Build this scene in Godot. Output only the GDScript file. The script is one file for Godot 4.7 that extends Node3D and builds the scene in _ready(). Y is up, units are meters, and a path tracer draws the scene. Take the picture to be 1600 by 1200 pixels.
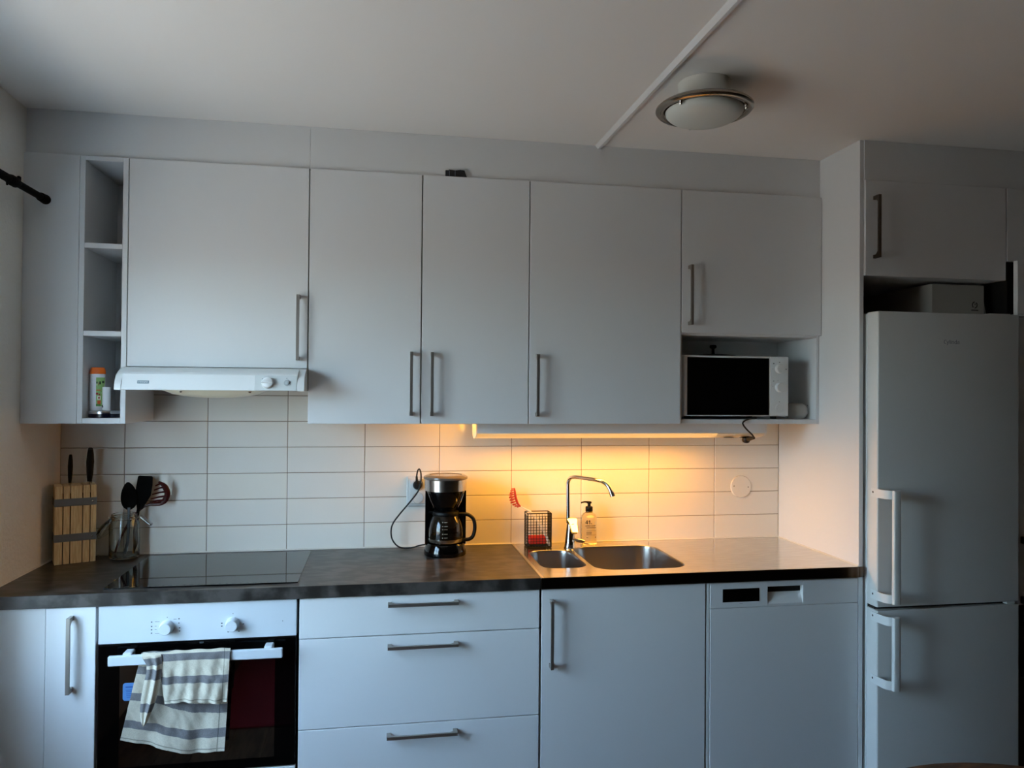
extends Node3D
# A galley kitchen. x runs right along the back wall, y is up, z runs from the wall into the room; metres.

const YW := 0.9          # worktop
const ZW := 0.5757       # worktop front
const ZB := 0.5675       # base fronts
const ZU := 0.3286       # wall cabinet fronts
const YT := 2.3222
const YB := 1.4124
const YC := 2.4764       # ceiling
const XL := -0.329       # left wall
const XP := 2.5964       # tall end panel

var offs := {}
var taken := {}
var M := {}


class Sh:
	var v := PackedVector3Array()
	var n := PackedVector3Array()
	var uv := PackedVector2Array()

	func tri(a: Vector3, b: Vector3, c: Vector3, na: Vector3, nb: Vector3, nc: Vector3, ua := Vector2.ZERO, ub := Vector2.ZERO, uc := Vector2.ZERO):
		var x := (b - a).cross(c - a)
		if x.length_squared() < 1e-20:
			return
		if x.dot(na + nb + nc) > 0.0:
			v.append_array([a, c, b]); n.append_array([na, nc, nb]); uv.append_array([ua, uc, ub])
		else:
			v.append_array([a, b, c]); n.append_array([na, nb, nc]); uv.append_array([ua, ub, uc])

	func quad(a: Vector3, b: Vector3, c: Vector3, d: Vector3, nn: Vector3):
		tri(a, b, c, nn, nn, nn, Vector2(0, 1), Vector2(1, 1), Vector2(1, 0))
		tri(a, c, d, nn, nn, nn, Vector2(0, 1), Vector2(1, 0), Vector2(0, 0))

	# box with chamfered edges
	func box(c: Vector3, s: Vector3, b := 0.001, t := Basis.IDENTITY):
		var h := s / 2.0
		b = minf(b, minf(h.x, minf(h.y, h.z)) * 0.9)
		var P := {}
		for sx in [-1, 1]:
			for sy in [-1, 1]:
				for sz in [-1, 1]:
					for k in 3:
						var q := Vector3(sx * (h.x - b), sy * (h.y - b), sz * (h.z - b))
						q[k] = [sx, sy, sz][k] * h[k]
						P[[sx, sy, sz, k]] = c + t * q
		for k in 3:
			var i := (k + 1) % 3
			var j := (k + 2) % 3
			for s1 in [-1, 1]:
				var nn := Vector3.ZERO
				nn[k] = s1
				var K = func(a, bb):
					var e := [0, 0, 0]
					e[k] = s1; e[i] = a; e[j] = bb
					return P[[e[0], e[1], e[2], k]]
				quad(K.call(-1, -1), K.call(1, -1), K.call(1, 1), K.call(-1, 1), t * nn)
				if b > 0.0:
					for s2 in [-1, 1]:
						var ne := Vector3.ZERO
						ne[i] = s1; ne[j] = s2
						var E = func(a, kk):
							var e := [0, 0, 0]
							e[k] = a; e[i] = s1; e[j] = s2
							return P[[e[0], e[1], e[2], kk]]
						quad(E.call(-1, i), E.call(1, i), E.call(1, j), E.call(-1, j), t * ne.normalized())
		if b > 0.0:
			for sx in [-1, 1]:
				for sy in [-1, 1]:
					for sz in [-1, 1]:
						var nn := t * Vector3(sx, sy, sz).normalized()
						tri(P[[sx, sy, sz, 0]], P[[sx, sy, sz, 1]], P[[sx, sy, sz, 2]], nn, nn, nn)

	func span(x0: float, x1: float, y0: float, y1: float, z0: float, z1: float, b := 0.001):
		box(Vector3(x0 + x1, y0 + y1, z0 + z1) / 2.0, Vector3(x1 - x0, y1 - y0, z1 - z0), b)

	# smooth surface over rows of points
	func grid(R: Array, closed := false, flip := false):
		var nr := R.size()
		var nc: int = R[0].size()
		var N := []
		for i in nr:
			var row := PackedVector3Array()
			for j in nc:
				var ja := (j + nc - 1) % nc if closed else maxi(j - 1, 0)
				var jb := (j + 1) % nc if closed else mini(j + 1, nc - 1)
				var du: Vector3 = R[i][jb] - R[i][ja]
				var dv: Vector3 = R[mini(i + 1, nr - 1)][j] - R[maxi(i - 1, 0)][j]
				var x := du.cross(dv)
				if x.length() < 1e-12 and nr > 2:
					var k := clampi(i, 1, nr - 2)
					x = (R[k][jb] - R[k][ja]).cross(dv)
				if x.length() < 1e-12:
					x = Vector3.UP
				row.append(-x.normalized() if flip else x.normalized())
			N.append(row)
		for i in nr - 1:
			for j in (nc if closed else nc - 1):
				var k := (j + 1) % nc
				var u0 := float(j) / (nc - 1); var u1 := float(j + 1) / (nc - 1)
				var v0 := float(i) / (nr - 1); var v1 := float(i + 1) / (nr - 1)
				tri(R[i][j], R[i][k], R[i + 1][k], N[i][j], N[i][k], N[i + 1][k], Vector2(u0, v0), Vector2(u1, v0), Vector2(u1, v1))
				tri(R[i][j], R[i + 1][k], R[i + 1][j], N[i][j], N[i + 1][k], N[i + 1][j], Vector2(u0, v0), Vector2(u1, v1), Vector2(u0, v1))

	# profile of (radius, height), walked so that outside lies to its right when it climbs
	func lathe(p: Array, segs := 32, t := Transform3D.IDENTITY):
		for i in p.size() - 1:
			var a: Vector2 = p[i]
			var b: Vector2 = p[i + 1]
			var d := (b - a).normalized()
			var na := Vector2(d.y, -d.x)
			var nb := na
			if i > 0:
				var e: Vector2 = (a - p[i - 1]).normalized()
				if e.dot(d) > 0.75:
					na = (na + Vector2(e.y, -e.x)).normalized()
			if i + 2 < p.size():
				var e: Vector2 = (p[i + 2] - b).normalized()
				if e.dot(d) > 0.75:
					nb = (nb + Vector2(e.y, -e.x)).normalized()
			for j in segs:
				var f0 := TAU * j / segs
				var f1 := TAU * (j + 1) / segs
				var c0 := Vector3(cos(f0), 0, sin(f0))
				var c1 := Vector3(cos(f1), 0, sin(f1))
				var u := Vector3.UP
				var q := [t * (c0 * a.x + u * a.y), t * (c1 * a.x + u * a.y), t * (c1 * b.x + u * b.y), t * (c0 * b.x + u * b.y)]
				var m := [t.basis * (c0 * na.x + u * na.y), t.basis * (c1 * na.x + u * na.y), t.basis * (c1 * nb.x + u * nb.y), t.basis * (c0 * nb.x + u * nb.y)]
				tri(q[0], q[1], q[2], m[0], m[1], m[2])
				tri(q[0], q[2], q[3], m[0], m[2], m[3])

	# round bar along points; radius may be one number or one per point; flat squeezes it along `side`
	func tube(pts: Array, r, segs := 10, flat := 1.0, side := Vector3.ZERO):
		var rows := []
		var ref := Vector3(0.13, 0.31, 0.94) if side == Vector3.ZERO else side
		var last := Vector3.ZERO
		for i in pts.size():
			var d: Vector3 = (pts[mini(i + 1, pts.size() - 1)] - pts[maxi(i - 1, 0)]).normalized()
			var x := (last - d * last.dot(d)) if last != Vector3.ZERO and side == Vector3.ZERO else (ref - d * ref.dot(d))
			x = x.normalized()
			last = x
			var y := d.cross(x)
			var rr: float = r[i] if r is Array else r
			var row := PackedVector3Array()
			for j in segs:
				var a := TAU * j / segs
				row.append(pts[i] + x * cos(a) * rr * flat + y * sin(a) * rr)
			rows.append(row)
		grid(rows, true)
		for e in [0, pts.size() - 1]:
			var d: Vector3 = (pts[1] - pts[0]).normalized() * -1.0 if e == 0 else (pts[e] - pts[e - 1]).normalized()
			for j in segs:
				tri(pts[e], rows[e][j], rows[e][(j + 1) % segs], d, d, d)

	# flat outline in local x, y made solid from z0 to z1
	func prism(poly: PackedVector2Array, z0: float, z1: float, t := Transform3D.IDENTITY, smooth := false):
		var ix := Geometry2D.triangulate_polygon(poly)
		for zz in [z0, z1]:
			var nn := t.basis * Vector3(0, 0, -1 if zz == z0 else 1) * (1.0 if z1 > z0 else -1.0)
			for k in range(0, ix.size(), 3):
				var a := poly[ix[k]]; var b := poly[ix[k + 1]]; var c := poly[ix[k + 2]]
				tri(t * Vector3(a.x, a.y, zz), t * Vector3(b.x, b.y, zz), t * Vector3(c.x, c.y, zz), nn, nn, nn)
		var s := -1.0 if Geometry2D.is_polygon_clockwise(poly) else 1.0
		var m := poly.size()
		var E := []
		for i in m:
			var d := (poly[(i + 1) % m] - poly[i]).normalized()
			E.append(Vector2(d.y, -d.x) * s)
		for i in m:
			var a := poly[i]; var b := poly[(i + 1) % m]
			var na: Vector2 = E[i]; var nb: Vector2 = E[i]
			if smooth:
				if E[i].dot(E[(i + m - 1) % m]) > 0.6: na = (E[i] + E[(i + m - 1) % m]).normalized()
				if E[i].dot(E[(i + 1) % m]) > 0.6: nb = (E[i] + E[(i + 1) % m]).normalized()
			var wa := t.basis * Vector3(na.x, na.y, 0); var wb := t.basis * Vector3(nb.x, nb.y, 0)
			var p0 := t * Vector3(a.x, a.y, z0); var p1 := t * Vector3(b.x, b.y, z0)
			var p2 := t * Vector3(b.x, b.y, z1); var p3 := t * Vector3(a.x, a.y, z1)
			tri(p0, p1, p2, wa, wb, wb)
			tri(p0, p2, p3, wa, wb, wa)

	func shifted(o: Vector3) -> ArrayMesh:
		var w := PackedVector3Array()
		for p in v: w.append(p - o)
		var arr := []
		arr.resize(Mesh.ARRAY_MAX)
		arr[Mesh.ARRAY_VERTEX] = w
		arr[Mesh.ARRAY_NORMAL] = n
		arr[Mesh.ARRAY_TEX_UV] = uv
		var m := ArrayMesh.new()
		m.add_surface_from_arrays(Mesh.PRIMITIVE_TRIANGLES, arr)
		return m


func numbered(parent: Node, called: String) -> String:
	var key := str(parent.get_instance_id()) + called
	taken[key] = taken.get(key, -1) + 1
	return called if taken[key] == 0 else "%s_%03d" % [called, taken[key]]


func thing(called: String, label: String, category: String, at: Vector3, group := "", turn := 0.0, kind := "") -> Node3D:
	var o := Node3D.new()
	o.name = numbered(self, called)
	add_child(o, true)
	o.position = at
	o.rotation.y = turn
	o.set_meta("label", label)
	o.set_meta("category", category)
	if group: o.set_meta("group", group)
	if kind: o.set_meta("kind", kind)
	offs[o] = at if turn == 0.0 else Vector3.ZERO
	return o


func part(called: String, sh: Sh, m: Material, parent: Node3D, label := "") -> MeshInstance3D:
	var o := MeshInstance3D.new()
	o.name = numbered(parent, called)
	o.mesh = sh.shifted(offs[parent])
	o.material_override = m
	parent.add_child(o, true)
	offs[o] = offs[parent]
	if label: o.set_meta("label", label)
	if called in ["marking", "screw"]: o.set_meta("kind", "stuff")
	return o


func lettering(called: String, s: String, h: float, m: Material, parent: Node3D, at: Vector3, basis := Basis.IDENTITY, wide := 1.0, weight := 400) -> MeshInstance3D:
	var t := TextMesh.new()
	var f := SystemFont.new()
	f.font_names = PackedStringArray(["Droid Sans"])
	f.font_weight = weight
	t.font = f
	t.text = s
	t.font_size = 32
	t.pixel_size = h / 24.0
	t.depth = 0.0003
	t.curve_step = 2.0
	var o := MeshInstance3D.new()
	o.name = numbered(parent, called)
	o.mesh = t
	o.material_override = m
	parent.add_child(o, true)
	o.transform = Transform3D(basis.scaled_local(Vector3(wide, 1, 1)), at - offs[parent])
	return o


func structure(called: String, label: String, category: String) -> Node3D:
	return thing(called, label, category, Vector3.ZERO, "", 0.0, "structure")


func mat(c: Color, rough := 0.5, metal := 0.0, spec := 0.5) -> StandardMaterial3D:
	var m := StandardMaterial3D.new()
	m.albedo_color = c
	m.roughness = rough
	m.metallic = metal
	m.metallic_specular = spec
	return m


func glass(c: Color, alpha: float, rough := 0.0) -> StandardMaterial3D:
	var m := mat(Color(c.r, c.g, c.b, alpha), rough)
	m.transparency = BaseMaterial3D.TRANSPARENCY_ALPHA
	return m


func noise(m: StandardMaterial3D, dark: Color, light: Color, freq: float, scale: Vector3, sd: int, contrast := Vector2(0.3, 0.7)):
	var fn := FastNoiseLite.new()
	fn.seed = sd
	fn.frequency = freq
	fn.fractal_octaves = 5
	var t := NoiseTexture2D.new()
	t.width = 512; t.height = 512
	t.seamless = true
	t.noise = fn
	var g := Gradient.new()
	g.offsets = PackedFloat32Array([contrast.x, contrast.y])
	g.colors = PackedColorArray([dark, light])
	t.color_ramp = g
	m.albedo_color = Color.WHITE
	m.albedo_texture = t
	m.uv1_triplanar = true
	m.uv1_scale = scale


func bump(m: StandardMaterial3D, freq: float, depth: float, sd: int, scale := Vector3.ZERO):
	var fn := FastNoiseLite.new()
	fn.seed = sd
	fn.frequency = freq
	var t := NoiseTexture2D.new()
	t.width = 512; t.height = 512
	t.seamless = true
	t.as_normal_map = true
	t.bump_strength = depth
	t.noise = fn
	m.normal_enabled = true
	m.normal_texture = t
	m.uv1_triplanar = true
	if scale != Vector3.ZERO: m.uv1_scale = scale


func rrect(w: float, h: float, r: float, seg := 6) -> PackedVector2Array:
	var p := PackedVector2Array()
	var C := [Vector2(w / 2 - r, h / 2 - r), Vector2(-w / 2 + r, h / 2 - r), Vector2(-w / 2 + r, -h / 2 + r), Vector2(w / 2 - r, -h / 2 + r)]
	for k in 4:
		for i in seg + 1:
			var a := PI / 2 * (k + float(i) / seg)
			p.append(C[k] + Vector2(cos(a), sin(a)) * r)
	return p


func at2(p: PackedVector2Array, o: Vector2) -> PackedVector2Array:
	var q := PackedVector2Array()
	for a in p: q.append(a + o)
	return q


func flat_ring(p: PackedVector2Array, y: float, o := Vector3.ZERO) -> PackedVector3Array:
	var q := PackedVector3Array()
	for a in p: q.append(o + Vector3(a.x, y, a.y))
	return q


func curve(pts: Array, per := 6) -> Array:
	var out := []
	for i in pts.size() - 1:
		var a: Vector3 = pts[maxi(i - 1, 0)]
		var b: Vector3 = pts[i]
		var c: Vector3 = pts[i + 1]
		var d: Vector3 = pts[mini(i + 2, pts.size() - 1)]
		for k in per:
			out.append(b.cubic_interpolate(c, a, d, float(k) / per))
	out.append(pts[-1])
	return out


const VERT := Basis(Vector3(0, 1, 0), Vector3(0, 0, 1), Vector3(1, 0, 0))
const HORI := Basis(Vector3(1, 0, 0), Vector3(0, 0, 1), Vector3(0, -1, 0))


func handle(parent: Node3D, at: Vector3, upright := true, l := 0.231, m: Material = null):
	var s := Sh.new()
	var p := PackedVector2Array([Vector2(0, 0), Vector2(0, 0.033), Vector2(0.001, 0.034), Vector2(l - 0.001, 0.034), Vector2(l, 0.033), Vector2(l, 0), Vector2(l - 0.013, 0), Vector2(l - 0.013, 0.016), Vector2(l - 0.024, 0.0255), Vector2(0.024, 0.0255), Vector2(0.013, 0.016), Vector2(0.013, 0)])
	s.prism(at2(p, Vector2(-l / 2, 0)), -0.005, 0.005, Transform3D(VERT if upright else HORI, at))
	return part("handle", s, M.nickel if m == null else m, parent)


func door(parent: Node3D, x0: float, x1: float, y0: float, y1: float, zf: float, called := "door", m: Material = null, g := 0.002) -> MeshInstance3D:
	var s := Sh.new()
	s.span(x0 + g, x1 - g, y0, y1, zf - 0.018, zf, 0.0012)
	return part(called, s, M.white if m == null else m, parent)


func carcass(parent: Node3D, x0: float, x1: float, y0: float, y1: float, z1: float, open_top := false, z0 := 0.002, called := "cabinet_body"):
	var s := Sh.new()
	var t := 0.016
	s.span(x0, x0 + t, y0, y1, z0, z1)
	s.span(x1 - t, x1, y0, y1, z0, z1)
	s.span(x0 + t, x1 - t, y0, y0 + t, z0, z1)
	if not open_top: s.span(x0 + t, x1 - t, y1 - t, y1, z0, z1)
	s.span(x0 + t, x1 - t, y0 + t, y1 - t, z0, z0 + 0.008, 0.0)
	return part(called, s, M.white, parent)


func _ready():
	# ---- camera
	var cam := Camera3D.new()
	cam.name = "camera"
	add_child(cam)
	cam.position = Vector3(0.8543, 1.5309, 3.0838)
	cam.rotation = Vector3(0.0108, -0.1733, 0.008)
	cam.fov = rad_to_deg(2.0 * atan(600.0 / 1175.58))
	cam.near = 0.02
	cam.current = true
	# ---- sky: a dull blue overcast, paler to the horizon
	var sm := ProceduralSkyMaterial.new()
	sm.sky_top_color = Color(0.67, 0.84, 1.0)
	sm.sky_horizon_color = Color(0.77, 0.885, 0.895)
	sm.sky_curve = 0.13
	sm.ground_horizon_color = Color(0.53, 0.515, 0.49)
	sm.ground_bottom_color = Color(0.51, 0.50, 0.475)
	sm.sky_energy_multiplier = 1.0
	sm.ground_energy_multiplier = 1.0
	var sky := Sky.new()
	sky.sky_material = sm
	var env := Environment.new()
	env.background_mode = Environment.BG_SKY
	env.sky = sky
	env.background_energy_multiplier = 2.5
	env.tonemap_mode = Environment.TONE_MAPPER_LINEAR
	env.tonemap_exposure = 9.0
	env.sdfgi_enabled = true
	env.ssao_enabled = true
	env.ssil_enabled = true
	var we := WorldEnvironment.new()
	we.name = "environment"
	we.environment = env
	add_child(we)

	materials()
	room()
	tiles()
	wall_cabinets()
	hood()
	base_units()
	worktops()
	fridge_side()
	counter_left()
	coffee()
	sink_things()
	shelf_things()
	niche_things()
	lamps()
	loose()


func materials():
	M.white = mat(Color(0.87, 0.875, 0.88), 0.42)
	M.white_gloss = mat(Color(0.88, 0.89, 0.89), 0.3)
	M.enamel = mat(Color(0.80, 0.825, 0.85), 0.3)
	M.plaster = mat(Color(0.925, 0.915, 0.885), 0.9)
	bump(M.plaster, 0.05, 1.2, 3, Vector3.ONE * 2.0)
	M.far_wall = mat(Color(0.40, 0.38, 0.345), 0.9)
	M.ceiling = mat(Color(0.955, 0.95, 0.94), 0.95)
	M.tile = mat(Color(0.925, 0.905, 0.87), 0.2)
	M.tile_b = mat(Color(0.92, 0.905, 0.875), 0.22)
	M.tile_c = mat(Color(0.93, 0.91, 0.87), 0.18)
	M.grout = mat(Color(0.60, 0.55, 0.49), 0.9)
	M.caulk = mat(Color(0.9, 0.88, 0.84), 0.5)
	M.nickel = mat(Color(0.68, 0.66, 0.635), 0.42, 1.0)
	M.chrome = mat(Color(0.85, 0.84, 0.83), 0.06, 1.0)
	M.steel = mat(Color(0.74, 0.72, 0.70), 0.2, 1.0)
	noise(M.steel, Color(0.80, 0.78, 0.75), Color(0.88, 0.86, 0.83), 0.02, Vector3(1.0, 4.0, 12.0), 8)
	M.bowl = mat(Color(0.62, 0.61, 0.60), 0.3, 1.0)
	M.laminate = mat(Color(0.2, 0.19, 0.18), 0.33)
	noise(M.laminate, Color(0.15, 0.138, 0.128), Color(0.30, 0.282, 0.268), 0.012, Vector3(1.6, 1.6, 3.2), 5)
	M.black = mat(Color(0.02, 0.02, 0.022), 0.5, 0.0, 0.35)
	M.utensil = mat(Color(0.016, 0.016, 0.017), 0.6, 0.0, 0.16)
	M.black_gloss = mat(Color(0.012, 0.012, 0.014), 0.05)
	M.black_matt = mat(Color(0.025, 0.025, 0.028), 0.6)
	M.mark = mat(Color(0.2, 0.22, 0.25), 0.7)
	M.grey_mark = mat(Color(0.42, 0.46, 0.5), 0.6)
	M.wood_floor = mat(Color(0.3, 0.2, 0.13), 0.5)
	noise(M.wood_floor, Color(0.27, 0.21, 0.16), Color(0.39, 0.31, 0.24), 0.02, Vector3(3.0, 3.0, 0.5), 9)
	M.dark_wood = mat(Color(0.3, 0.2, 0.13), 0.4)
	noise(M.dark_wood, Color(0.22, 0.145, 0.09), Color(0.36, 0.25, 0.16), 0.03, Vector3(1.0, 4.0, 6.0), 19)
	M.beech = mat(Color(0.8, 0.62, 0.42), 0.5)
	noise(M.beech, Color(0.90, 0.75, 0.53), Color(0.96, 0.84, 0.63), 0.02, Vector3(14.0, 1.2, 14.0), 12)
	M.glass = mat(Color(0.95, 0.98, 0.98, 0.0), 0.0)
	M.glass.refraction_enabled = true
	M.glass.refraction_scale = 0.05
	M.soap = mat(Color(1.0, 0.96, 0.86, 0.0), 0.0)
	M.soap.refraction_enabled = true
	M.soap.refraction_scale = 0.036
	M.window_glass = glass(Color(0.95, 0.97, 1.0), 0.04)
	M.dark_glass = glass(Color(0.06, 0.05, 0.04), 0.5)
	M.red = mat(Color(0.70, 0.24, 0.22), 0.6)
	M.dark_red = mat(Color(0.25, 0.045, 0.05), 0.35)
	M.plastic = mat(Color(0.83, 0.84, 0.84), 0.35)
	M.cardboard = mat(Color(0.72, 0.72, 0.70), 0.7)


# ---------------------------------------------------------------- the room
func room():
	var far := 7.0
	var xr := 7.0
	var s: Sh
	var fl := structure("floor", "dark brown wooden floor of the kitchen", "floor")
	var k := 0
	for i in 52:
		s = Sh.new()
		s.span(XL + i * 0.141, XL + i * 0.141 + 0.1395, -0.02, 0.0, 0.0, far, 0.001)
		part("plank", s, M.wood_floor, fl)
	s = Sh.new()
	s.span(XL - 0.3, xr + 0.2, -0.14, -0.02, -0.2, far + 0.2, 0.0)
	part("subfloor", s, M.grout, fl)
	var ce := structure("ceiling", "plain off-white ceiling above the kitchen units", "ceiling")
	s = Sh.new()
	s.span(XL - 0.3, xr + 0.2, YC, YC + 0.2, -0.2, far + 0.2, 0.0)
	part("ceiling_slab", s, M.ceiling, ce)
	var wb := structure("wall_back", "back wall with a splashback of cream horizontal tiles", "wall")
	s = Sh.new()
	s.span(XL - 0.3, xr + 0.2, 0.0, YC, -0.2, -0.009, 0.0)
	part("plaster", s, M.plaster, wb)
	var wl := structure("wall_left", "plain off-white left wall beside the knife block", "wall")
	var w0 := 0.82; var w1 := 1.94; var v0 := 0.72; var v1 := 2.06
	var a := XL - 0.22
	for q in [[0.0, YC, -0.009, w0], [0.0, YC, w1, far], [0.0, v0, w0, w1], [v1, YC, w0, w1]]:
		s = Sh.new()
		s.span(a, XL, q[0], q[1], q[2], q[3], 0.0)
		part("plaster", s, M.plaster, wl)
	var wr := structure("wall_right", "right wall beyond the tall cabinets", "wall")
	s = Sh.new()
	s.span(xr, xr + 0.2, 0.0, YC, -0.2, far, 0.0)
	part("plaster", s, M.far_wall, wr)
	var wf := structure("wall_front", "wall of the room behind the camera", "wall")
	s = Sh.new()
	s.span(XL - 0.3, xr + 0.2, 0.0, YC, far, far + 0.2, 0.0)
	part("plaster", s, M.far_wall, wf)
	# window in the left wall, two by two panes
	var wi := structure("window_1", "white four-pane window in the left wall", "window")
	s = Sh.new()
	var xa := a + 0.03; var xb := a + 0.09
	s.span(xa, xb, v0, v1, w0, w0 + 0.05); s.span(xa, xb, v0, v1, w1 - 0.05, w1)
	s.span(xa, xb, v0, v0 + 0.05, w0 + 0.05, w1 - 0.05); s.span(xa, xb, v1 - 0.05, v1, w0 + 0.05, w1 - 0.05)
	part("window_frame", s, M.white, wi)
	var zm := (w0 + w1) / 2; var ym := (v0 + v1) / 2
	s = Sh.new()
	s.span(xa, xb, v0 + 0.05, v1 - 0.05, zm - 0.025, zm + 0.025); s.span(xa + 0.01, xb - 0.01, ym - 0.02, ym + 0.02, w0 + 0.05, w1 - 0.05)
	part("mullion", s, M.white, wi)
	for z in [[w0 + 0.05, zm - 0.025], [zm + 0.025, w1 - 0.05]]:
		for y in [[v0 + 0.05, ym - 0.02], [ym + 0.02, v1 - 0.05]]:
			s = Sh.new()
			s.quad(Vector3(xa + 0.03, y[0], z[0]), Vector3(xa + 0.03, y[0], z[1]), Vector3(xa + 0.03, y[1], z[1]), Vector3(xa + 0.03, y[1], z[0]), Vector3.RIGHT)
			part("pane", s, M.window_glass, wi)
	# boards that close the gap between wall cabinets and ceiling
	for q in [[XL, 0.5998], [0.6002, XP]]:
		var t := structure("trim_%d" % (1 if q[0] < 0 else 2), "white filler board between wall cabinets and ceiling, " + ("left of the joint" if q[0] < 0 else "right of the joint"), "filler board")
		s = Sh.new()
		s.span(q[0], q[1], YT + 0.001, YC, 0.296, 0.3125, 0.0008)
		part("board", s, M.white, t)
	var ba := structure("trim_3", "thin white batten along the ceiling left of the lamp", "batten")
	s = Sh.new()
	var bw := [Vector2(0, 0), Vector2(0.011, -0.013), Vector2(0.021, -0.013), Vector2(0.026, 0)]
	for k2 in 4:
		var e0: Vector2 = bw[k2]; var e1: Vector2 = bw[(k2 + 1) % 4]
		var nn := Vector3(e1.y - e0.y, -(e1.x - e0.x), 0).normalized() * (1.0 if k2 < 3 else -1.0)
		if k2 < 3 and nn.y > 0: nn = -nn
		if k2 == 3: nn = Vector3.UP
		s.quad(Vector3(1.6545 + e0.x, YC + e0.y, 0.313), Vector3(1.6545 + e1.x, YC + e1.y, 0.313), Vector3(1.697 + e1.x, YC + e1.y, 3.6), Vector3(1.697 + e0.x, YC + e0.y, 3.6), nn)
	part("batten", s, M.white, ba)
	var cb := structure("trim_4", "white sealant bead where worktop meets tiles", "sealant")
	s = Sh.new()
	s.tube([Vector3(XL + 0.003, YW + 0.002, 0.002), Vector3(XP, YW + 0.002, 0.002)], 0.0035, 6)
	part("bead", s, M.caulk, cb)
	for x in [XL + 0.002, XP - 0.002]:
		s = Sh.new()
		s.tube([Vector3(x, YW + 0.0015, 0.0), Vector3(x, YW + 0.0015, 0.567)], 0.0028, 6)
		part("bead", s, M.caulk, cb)


func tiles():
	var wb := get_node("wall_back")
	var tp := 0.2997
	var th := 0.1016
	var g := 0.0025
	var x0 := -0.1023
	var xs := [[XL + 0.001, x0 - g]]
	for k in 8: xs.append([x0 + k * tp, x0 + (k + 1) * tp - g])
	xs.append([x0 + 8 * tp, XP - 0.001])
	var ys := [[YW + 0.004, 1.0029 - g]]
	for k in 6: ys.append([1.0029 + k * th, 1.0029 + (k + 1) * th - g])
	var s := Sh.new()
	s.span(XL, XP, YW - 0.02, 1.63, -0.009, -0.0018, 0.0)
	part("grout", s, M.grout, wb)
	var rng := RandomNumberGenerator.new()
	rng.seed = 4
	var cache := {}
	for x in xs:
		for y in ys:
			if y[0] > 1.43 and (x[0] > 0.62 or x[1] < -0.05): continue
			var key := "%.4f %.4f" % [x[1] - x[0], y[1] - y[0]]
			if not cache.has(key):
				s = Sh.new()
				s.box(Vector3.ZERO, Vector3(x[1] - x[0], y[1] - y[0], 0.008), 0.0012)
				cache[key] = s.shifted(Vector3.ZERO)
			var o := MeshInstance3D.new()
			o.name = numbered(wb, "tile")
			o.mesh = cache[key]
			o.material_override = [M.tile, M.tile_b, M.tile_c][rng.randi() % 3]
			wb.add_child(o, true)
			o.position = Vector3((x[0] + x[1]) / 2, (y[0] + y[1]) / 2, -0.004)
			o.rotation = Vector3(rng.randfn(0, 0.0012), rng.randfn(0, 0.0006), 0)


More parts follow.
